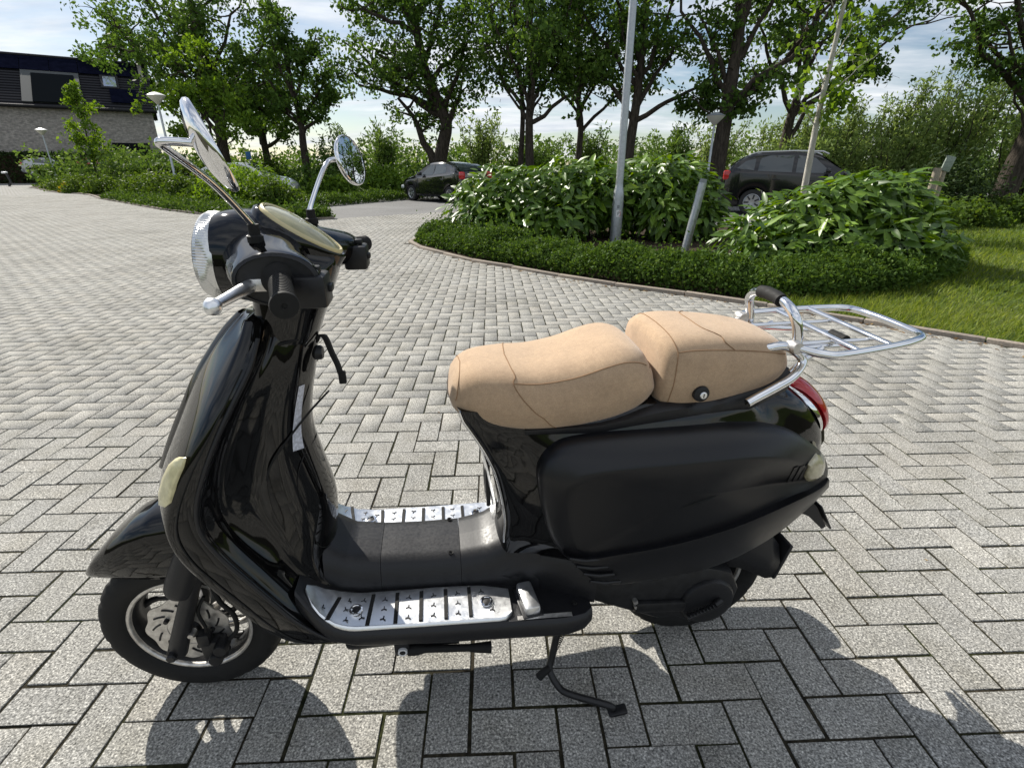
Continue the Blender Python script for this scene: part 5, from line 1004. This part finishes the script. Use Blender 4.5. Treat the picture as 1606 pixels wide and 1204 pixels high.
ins = .010+.034*np.clip(nrm[:, 1], 0, 1)+.038*np.clip(-nrm[:, 0], 0, 1)+.012*np.clip(nrm[:, 0], 0, 1)
pl_ = co.copy(); pl_[:, 0] -= nrm[:, 0]*ins; pl_[:, 2] -= nrm[:, 1]*ins
pl_[:, 1] = -np.interp(pl_[:, 0], [.85, .95, 1.1, 1.25, 1.38, 1.48, 1.54], [.205, .213, .216, .210, .185, .150, .122])
for _ in range(12): pl_ = .5*pl_+.25*(np.roll(pl_, 1, 0)+np.roll(pl_, -1, 0))
pl_[:, 1] *= 1-.11*np.clip((.715-pl_[:, 2])/.25, 0, 1)
cw = []
for s in (-1, 1):
    def R_(a, dy=0):
        return [(p[0], -s*(p[1]+dy), p[2]) for p in a]
    mid1 = co*.78+pl_*.22; mid1[:, 1] = co[:, 1]*.62+pl_[:, 1]*.38; mid2 = co*.4+pl_*.6; mid2[:, 1] = co[:, 1]*.28+pl_[:, 1]*.72; m3 = co*.1+pl_*.9; m3[:, 1] = co[:, 1]*.06+pl_[:, 1]*.94
    c2 = np.array([ctr_[0], -.217, ctr_[1]])
    in1 = pl_*.93+c2*.07; in1[:, 1] = pl_[:, 1]-.0015; in2 = pl_*.6+c2*.4; in2[:, 1] = pl_[:, 1]*.7-.212*.3-.001; in3 = pl_*.2+c2*.8; in3[:, 1] = pl_[:, 1]*.2-.212*.8
    rr = [R_(co, .03), R_(co, 0), R_(mid1), R_(mid2), R_(m3), R_(pl_), R_(in1), R_(in2), R_(in3)]
    cwl = MB().rings(rr).build('side_cowl', S_matte, SC, 70); cw.append(cwl)
    # lower skirt
    up = [(0.8791, -0.1880, 0.4702), (0.9082, -0.1960, 0.4522), (0.9850, -0.2020, 0.4627), (1.1152, -0.2030, 0.4766), (1.2648, -0.1960, 0.5037), (1.4126, -0.1720, 0.5369), (1.5139, -0.1360, 0.5453), (1.5453, -0.1150, 0.5550)]
    lo = [(0.9043, -0.1860, 0.4376), (0.9594, -0.1840, 0.3748), (1.0205, -0.1800, 0.3524), (1.1438, -0.1760, 0.3554), (1.2650, -0.1700, 0.3695), (1.4012, -0.1480, 0.4122), (1.5027, -0.1200, 0.4679), (1.5662, -0.1000, 0.5160)]
    u_, l_ = cr(up, 5), cr(lo, 5); md_ = (u_+l_)/2; md_[:, 1] -= .003; inn = l_.copy(); inn[:, 1] += .05
    ui = u_.copy(); ui[:, 1] += .03
    sk = MB().rings([R_(ui), R_(u_), R_(u_*.92+l_*.08, -.003), R_(md_), R_(l_*.92+u_*.08, -.003), R_(l_), R_(inn)], False, False).build('lower_skirt', S_matte, SC, 50)
    for k in range(4):
        a = np.array((0.8896, -0.1990, 0.4647))+k*np.array([.017, 0, -.024]); b = a+np.array([.072, .001, -.012])
        MB().tube([R_([a])[0], R_([(a+b)/2+[0, -.0015, -.004]])[0], R_([b])[0]], [.0035, .0045, .0035], 8).build('vent_slot', S_iron, sk, 50)
    cwb = bvh_of(cwl)
    def on_side(x, z, off=.001):
        h = cwb.ray_cast(Vector((x, s*.6, z)), Vector((0, -s, 0)))
        if h[0] is None: h = bdb.ray_cast(Vector((x, s*.6, z)), Vector((0, -s, 0)))
        return tuple(h[0]+Vector((0, s*off, 0)))
    for k in range(3):
        x = 1.400+k*.0165; q = [(x, .632-k*.0), (x+.010, .636), (x+.021, .580), (x+.011, .575)]
        MB().rings([[on_side(*p, .0008) for p in q], [on_side(*p, .002) for p in q]]).build('rear_vent', S_iron, cwl, 40)
    ri = [(1.440, .632), (1.468, .644), (1.498, .648), (1.508, .632), (1.512, .605), (1.507, .582), (1.490, .563), (1.470, .567), (1.452, .590)]
    cz = np.mean(ri, 0); rs = []
    for k, of in ((0, -.004), (0, .006), (.15, .010), (.55, .013), (.95, .0135)):
        rs.append([on_side(*(np.array(p)*(1-k)+cz*k), of) for p in ri])
    MB().rings(rs).build('rear_indicator', S_lens_g, SC, 60)
# seat rail cover: dark band under the seats
rows = []
for x in np.linspace(.80, 1.40, 24):
    t = interp(x, [.8, .95, 1.1, 1.2, 1.3, 1.40], [.755, .768, .80, .80, .815, .84]); w_ = interp(x, [.8, .95, 1.1, 1.3, 1.40], [.120, .136, .136, .118, .085]); d_ = interp(x, [.80, .95, 1.1, 1.4], [.02, .034, .050, .055])
    rows.append((x, [(0, t-d_), (-w_, t-d_), (-w_-.005, t-d_*.7), (-w_-.004, t-d_*.35), (-w_+.012, t-.006), (0, t-.005)]))
yz_loft(rows, 'seat_rail', S_plas, SC, 50)
# ---- seats
def seat(name, xs, top, bot, wid, seams=(), n=44, p_end=.012, tops=(.0, .004, .016, .048)):
    X = np.linspace(xs[0], xs[-1], n); rs = []; sm = {k: [] for k in seams}
    for x in X:
        t, b, w_ = interp_s(x, xs, top), interp_s(x, xs, bot), interp_s(x, xs, wid); h = t-b
        f = min(1, h/.10)
        half = [(0, t), (.40*w_, t-.002*f), (.66*w_, t-.008*f), (.84*w_, t-.022*f), (.955*w_, t-.046*f), (1.0*w_, t-.5*h-.01*f), (.985*w_, b+.30*h), (.93*w_, b+.13*h), (.85*w_, b+.04*h), (.70*w_, b), (0, b)]
        H_ = cr([(x, -y, z) for y, z in half], 3); rs.append(np.r_[H_, H_[-2:0:-1]*np.array([1, -1, 1])])
    return X, rs
def interp_s(x, xs, ys):
    c = cr(np.c_[xs, ys], 8); return float(np.interp(x, c[:, 0], c[:, 1]))
def put_seat(name, X, rs, seam_idx, cross, parent=SC):
    o = MB().rings([r_.tolist() for r_ in rs]).build(name, S_tan, parent, 80)
    nH = (len(rs[0])+2)//2
    for k, i0, i1 in seam_idx:
        for sg in (0, 1):
            P = []
            for i in range(i0, i1):
                p = rs[i][k].copy(); 
                if sg: p[1] = -p[1]
                P.append(p+np.array([0, 0, .0008])+np.array([0, np.sign(p[1])*.0004, 0]))
            MB().tube(P, .0010, 6).build('seam', S_seam, o, 60)
    for pts in cross:
        for sg in (1, -1):
            P = []
            for (fi, fk) in cr(pts, 10):
                i = min(len(rs)-2, max(0, int(fi))); u = fi-i; k = min(nH-2, max(0, int(fk))); v = fk-k
                p = (rs[i][k]*(1-u)+rs[i+1][k]*u)*(1-v)+(rs[i][k+1]*(1-u)+rs[i+1][k+1]*u)*v; p = p.copy(); p[1] *= sg; P.append(p+np.array([0, 0, .0006])+np.array([0, (-1 if p[1] < 0 else 1)*.0006, 0]))
            MB().tube(P, .0010, 6).build('seam', S_seam, o, 60)
    return o
fxs = [.646, .652, .668, .700, .77, .83, .90, .96, 1.00, 1.035, 1.058, 1.072, 1.079]
X, rs = seat('rider_seat', fxs, [.800, .828, .850, .866, .870, .869, .880, .899, .908, .904, .888, .862, .835], [.795, .782, .768, .757, .745, .741, .745, .755, .766, .780, .794, .804, .810], [.03, .062, .088, .110, .131, .139, .144, .146, .145, .140, .130, .114, .096])
put_seat('rider_seat', X, rs, [(9, 13, 41)], [[(12.5, 0), (13.0, 4), (13.5, 7), (13.0, 9), (14.5, 12), (17, 15), (20, 20), (22.5, 24)], [(3, 0), (2.6, 5), (2.2, 9), (1.6, 14)], [(41, 9), (42, 5), (42.3, 0)]])
pxs = [1.081, 1.086, 1.098, 1.12, 1.15, 1.20, 1.27, 1.325, 1.360, 1.385, 1.397]
X2, rs2 = seat('pillion_seat', pxs, [.902, .918, .926, .931, .933, .931, .924, .915, .904, .886, .862], [.792, .782, .777, .773, .773, .776, .788, .800, .811, .821, .832], [.112, .125, .132, .136, .137, .135, .128, .118, .105, .085, .062])
pil = put_seat('pillion_seat', X2, rs2, [(10, 4, 41)], [[(4, 10), (3.6, 6), (3.6, 0)], [(4, 10), (3.2, 14), (2.8, 19), (2.6, 25)], [(14, 0), (14.5, 3), (18.0, 6), (18.5, 8), (21, 10)]])
ky = np.array((1.1640, -0.1380, 0.8159))
kl = MB().lathe([(0, -.006), (.0115, -.006), (.0165, -.004), (.0175, 0), (.0175, .016)], tuple(ky), n=30).build('seat_lock', S_plas, pil, 35)
MB().lathe([(0, -.0095), (.0065, -.0095), (.0078, -.008), (.0078, -.004)], tuple(ky+[0.002, 0, -.001]), n=20).build('key_barrel', S_alu, kl, 35)
MB().box(tuple(ky+[.002, -.0098, -.001]), (.0018, .001, .009)).build('key_slit', S_iron, kl, 0)
# ---- tail lamp
tl = []
Pm = cr([(1.440, .775), (1.470, .768), (1.508, .738), (1.542, .695), (1.560, .655), (1.562, .632)], 4); nn = len(Pm)
for i, p in enumerate(Pm):
    t = Pm[min(i+1, nn-1)]-Pm[max(i-1, 0)]; t /= np.linalg.norm(t); nv = np.array([-t[1], t[0]]); nv = nv if nv[0] > 0 else -nv
    k = math.sin(math.pi*min(1, max(0, (i+.35)/(nn-.3))))**.55
    tl.append([(p[0]+nv[0]*(.030*k*math.cos(a)-.006), .066*k*math.sin(a), p[1]+nv[1]*(.030*k*math.cos(a)-.006)) for a in np.linspace(-math.pi/2, math.pi/2, 14)])
lamp = MB().rings(tl, True, True).build('tail_lamp', S_red, SC, 60)
MB().rings([[(q[0]*.985+.008, q[1]*1.08, q[2]-.012) for q in r_] for r_ in tl[1:-1]], True, True).build('tail_lamp_chrome', S_chrome, lamp, 60)
MB().rings([[(p[0], s_*w_, p[1]) for s_ in (-1, -.6, 0, .6, 1)] for p, w_ in zip([(1.555, .652), (1.566, .622), (1.566, .598), (1.556, .585)], [.050, .048, .042, .030])], False, False).build('tail_reflector', S_lens_g, lamp, 50)
# ---- rack
def tube(name, pts, r, parent, m=S_chrome, k=7, closed=False): return MB().tube(cr(pts, k, closed), r, 14, closed).build(name, m, parent, 60)
rail = tube('rack_side_tube', [(1.2620, -0.1520, 0.7944), (1.2826, -0.1480, 0.8029), (1.3284, -0.1380, 0.8190), (1.3694, -0.1260, 0.8334), (1.3956, -0.1120, 0.8495), (1.4031, -0.1040, 0.8651), (1.3867, -0.1000, 0.8819), (1.3542, -0.0950, 0.8961), (1.30, -.09, .885)], .0095, SC)
tube('rack_side_tube', [(1.263, .152, .79), (1.285, .148, .798), (1.335, .138, .815), (1.375, .126, .832), (1.398, .112, .848), (1.404, .104, .862), (1.390, .10, .878), (1.352, .095, .890), (1.30, .09, .885)], .0095, SC)
lp = tube('grab_loop', [(1.389, -.100, .880), (1.378, -.100, .930), (1.369, -.094, .958), (1.367, -.070, .975), (1.370, -.03, .980), (1.372, .03, .978), (1.375, .070, .968), (1.382, .094, .948), (1.392, .100, .92), (1.40, .100, .875)], .0105, SC)
MB().tube([(1.368, -.042, .9785), (1.370, -.02, .981), (1.372, .02, .981), (1.3735, .042, .9775)], .0142, 18).build('grip_sleeve', S_rub, lp, 50)
for y in (-.026, -.008): MB().lathe([(0, -.004), (.003, -.0035), (.0038, 0)], (1.367, y-.004, .984), n=10).build('sleeve_rivet', S_chrome, lp, 40)
plat = tube('rack_frame', [(1.372, -.098, .898), (1.390, -.118, .894), (1.42, -.141, .891), (1.46, -.148, .891), (1.60, -.122, .894), (1.67, -.10, .896), (1.702, -.078, .897), (1.712, -.04, .897), (1.716, .05, .897), (1.712, .125, .896), (1.695, .152, .895), (1.66, .165, .893), (1.58, .166, .892), (1.45, .152, .892), (1.39, .135, .894), (1.372, .098, .898)], .0088, SC)
for x, ya, yb in ((1.500, -.140, .158), (1.595, -.122, .164)): MB().tube([(x, ya, .893), (x+.006, yb, .893)], .0068, 12).build('rack_bar', S_chrome, plat, 60)
for y in (-.06, .075): MB().tube([(1.385, y, .884), (1.50, y, .885), (1.60, y, .886)], .0055, 10).build('rack_bar', S_chrome, plat, 60)
for s in (-1, 1):
    MB().lathe([(0, -.015), (.012, -.015), (.0135, -.012), (.0135, .012), (.012, .015), (0, .015)], (1.376, s*.104, .897), n=18).build('rack_hinge', S_alu2, plat, 40)
    MB().tube([(1.385, s*.10, .835), (1.41, s*.098, .86), (1.455, s*.09, .884)], .0065, 12).build('rack_strut', S_chrome, plat, 60)
hl = tube('rack_handle', [(1.40, .085, .878), (1.47, .070, .876), (1.54, .050, .874), (1.565, .022, .873), (1.567, -.03, .873), (1.555, -.052, .874), (1.52, -.062, .876), (1.42, -.075, .88)], .006, SC)
MB().tube([(1.566, .024, .873), (1.567, -.024, .873)], .0115, 18).build('handle_sleeve', S_rub, hl, 50)
# ---- engine, swing arm, exhaust
oc = [(0.9818, -0.1200, 0.2378), (1.0788, -0.1200, 0.1896), (1.1617, -0.1200, 0.1490), (1.2154, -0.1200, 0.1453), (1.2737, -0.1200, 0.1170), (1.3360, -0.1200, 0.1264), (1.3728, -0.1200, 0.1728), (1.3805, -0.1200, 0.2246), (1.3508, -0.1200, 0.2842), (1.2581, -0.1200, 0.3180), (1.1563, -0.1200, 0.3208), (1.0247, -0.1200, 0.3175), (0.9615, -0.1200, 0.2946)]
oc = [(p[0], p[2]) for p in oc]; cc2 = np.mean(oc, 0)
eng = MB().rings([[(cc2[0]+(p[0]-cc2[0])*k, y, cc2[1]+(p[1]-cc2[1])*k) for p in oc] for y, k in ((.04, 1), (-.105, 1), (-.117, .97), (-.122, .90))]).build('engine_case', S_iron, SC, 35)
MB().lathe([(0, -.014), (.055, -.014), (.068, -.010), (.074, 0), (.076, .03)], (1.290, -.122, .200), n=40).build('clutch_cover', S_plas, eng, 35)
kk = MB().tube([(1.318, -.140, .215), (1.29, -.15, .205), (1.245, -.152, .188), (1.225, -.154, .182)], [.010, .0085, .008, .009], 10)
for i in range(9): kk.box((1.228+i*.0085, -.153, .1835+i*.0030+.008), (.004, .016, .004), Matrix.Rotation(R(-18), 3, 'Y'))
kk.build('kick_lever', S_iron, eng, 40)
for p in ((1.09, .232), (1.095, .214)): MB().lathe([(0, -.01), (.0055, -.01), (.0065, -.006), (.0065, .004)], (p[0], -.124, p[1]), n=12).build('bolt', S_alu2, eng, 30)
MB().box((1.16, -.126, .205), (.14, .02, .035), Matrix.Rotation(R(6), 3, 'Y'), .008).build('swing_bracket', S_iron, eng, 35)
MB().tube(cr([(1.0, .16, .20), (1.12, .18, .19), (1.2, .185, .20), (1.25, .185, .21), (1.42, .185, .232), (1.50, .185, .242), (1.525, .185, .246)], 4), [.02]*8+[.028, .042, .052, .055]+[.056]*8+[.055, .050, .044, .038, .03], 24).build('exhaust', S_iron, SC, 50)
rg = []
for x in np.linspace(1.12, 1.505, 14):
    t = interp(x, [1.12, 1.25, 1.40, 1.46, 1.505], [.40, .42, .405, .37, .325]); b = interp(x, [1.12, 1.25, 1.40, 1.49, 1.505], [.33, .30, .26, .205, .215]); w_ = interp(x, [1.12, 1.3, 1.505], [.07, .085, .085])
    rg.append([(x, -w_, b), (x, -w_-.003, (b+t)/2), (x, -w_*.8, t-.012), (x, 0, t), (x, w_*.8, t-.012), (x, w_+.003, (b+t)/2), (x, w_, b)])
mgd = MB().rings(rg, False, False).build('rear_mudguard', S_plas, SC, 50); md = mgd.modifiers.new('s', 'SOLIDIFY'); md.thickness = .005
MB().box((1.515, 0, .265), (.012, .175, .115), Matrix.Rotation(R(14), 3, 'Y'), .004).build('mudguard_flap', S_plas, mgd, 35)
MB().lathe([(0, .006), (.009, .006), (.010, -.004)], (1.523, -.065, .285), 'x', 12).build('reflector_screw', S_iron, mgd, 30)
br = MB().rings([[(1.48, y, .50), (1.52, y, .475), (1.60, y, .415), (1.645, y, .345), (1.635, y, .337), (1.585, y, .385), (1.48, y, .44)] for y in (-.052, .052)]).build('plate_bracket', S_plas, SC, 30)
MB().box((1.634, 0, .378), (.006, .115, .095), Matrix.Rotation(R(-32), 3, 'Y'), .003).build('plate_holder', S_plas, br, 30)
MB().rings([[(1.39, y, .44), (1.45, y, .47), (1.52, y, .50), (1.50, y, .44), (1.40, y, .40)] for y in (-.09, .09)]).build('tail_underside', S_plas, SC, 30)
MB().box((.95, 0, .27), (.5, .16, .10), None, .02).build('frame_tunnel', S_iron, SC, 35)
MB().box((1.05, 0, .36), (.5, .22, .14), None, .03).build('engine_bay', S_iron, SC, 35)
MB().box((.66, 0, .240), (.56, .34, .050), None, .018).build('floor_frame', S_iron, SC, 35)
# ---- stands and the folded side peg
ss = tube('side_stand', [(0.8935, -0.1300, 0.1779), (0.8759, -0.1500, 0.0966), (0.8672, -0.1650, 0.0654), (0.8848, -0.1950, 0.0409), (0.9115, -0.2150, 0.0353), (0.9938, -0.2450, 0.0241), (1.012, -.250, .014)], .0088, SC, S_iron)
MB().box((1.022, -.253, .0075), (.048, .026, .009), Matrix.Rotation(R(-10), 3, 'Y'), .004).build('stand_foot', S_iron, ss, 35)
MB().tube([(0.8669, -0.1650, 0.0751), (0.8501, -0.1680, 0.0631), (0.8385, -0.1700, 0.0511)], [.0085, .010, .0105], 12).build('stand_lug', S_rub, ss, 50)
hx = []
p0_, p1_ = np.array((0.9152, -0.1250, 0.1639)), np.array((0.8789, -0.1500, 0.1055))
for i in range(91): a = i/90*2*math.pi*15; hx.append(p0_+(p1_-p0_)*i/90+np.array([.0055*math.cos(a), .0055*math.sin(a), 0]))
MB().tube(hx, .0013, 5).build('stand_spring', S_iron, ss, 60)
pb = MB().tube([(0.5248, -0.1850, 0.2235), (0.5464, -0.1850, 0.2219), (0.5652, -0.1850, 0.2208), (0.6637, -0.1850, 0.2080), (0.6832, -0.1850, 0.2047), (0.7164, -0.1850, 0.2011)], [.0125, .0125, .0085, .0085, .011, .0135], 16).build('folding_peg', S_rub, SC, 50)
q = (0.5147, -0.1950, 0.2359)
MB().box((q[0]-.002, q[1]+.012, q[2]), (.034, .022, .038), None, .005).build('peg_bracket', S_plas, pb, 35)
MB().lathe([(.0065, -.004), (.0085, -.005), (.0105, -.004), (.0105, .002)], (q[0], q[1]-.002, q[2]), n=24).build('peg_ring', mat('white_plastic', (.6, .6, .6), .5), pb, 35)
MB().lathe([(0, -.006), (.005, -.006), (.0062, -.003), (.0062, .002)], (q[0], q[1]-.001, q[2]), n=6).build('peg_bolt', S_iron, pb, 20)
MB().tube([(0.5465, -0.1700, 0.2286), (0.6424, -0.1700, 0.2188)], .008, 10).build('peg_arm', S_iron, pb, 40)
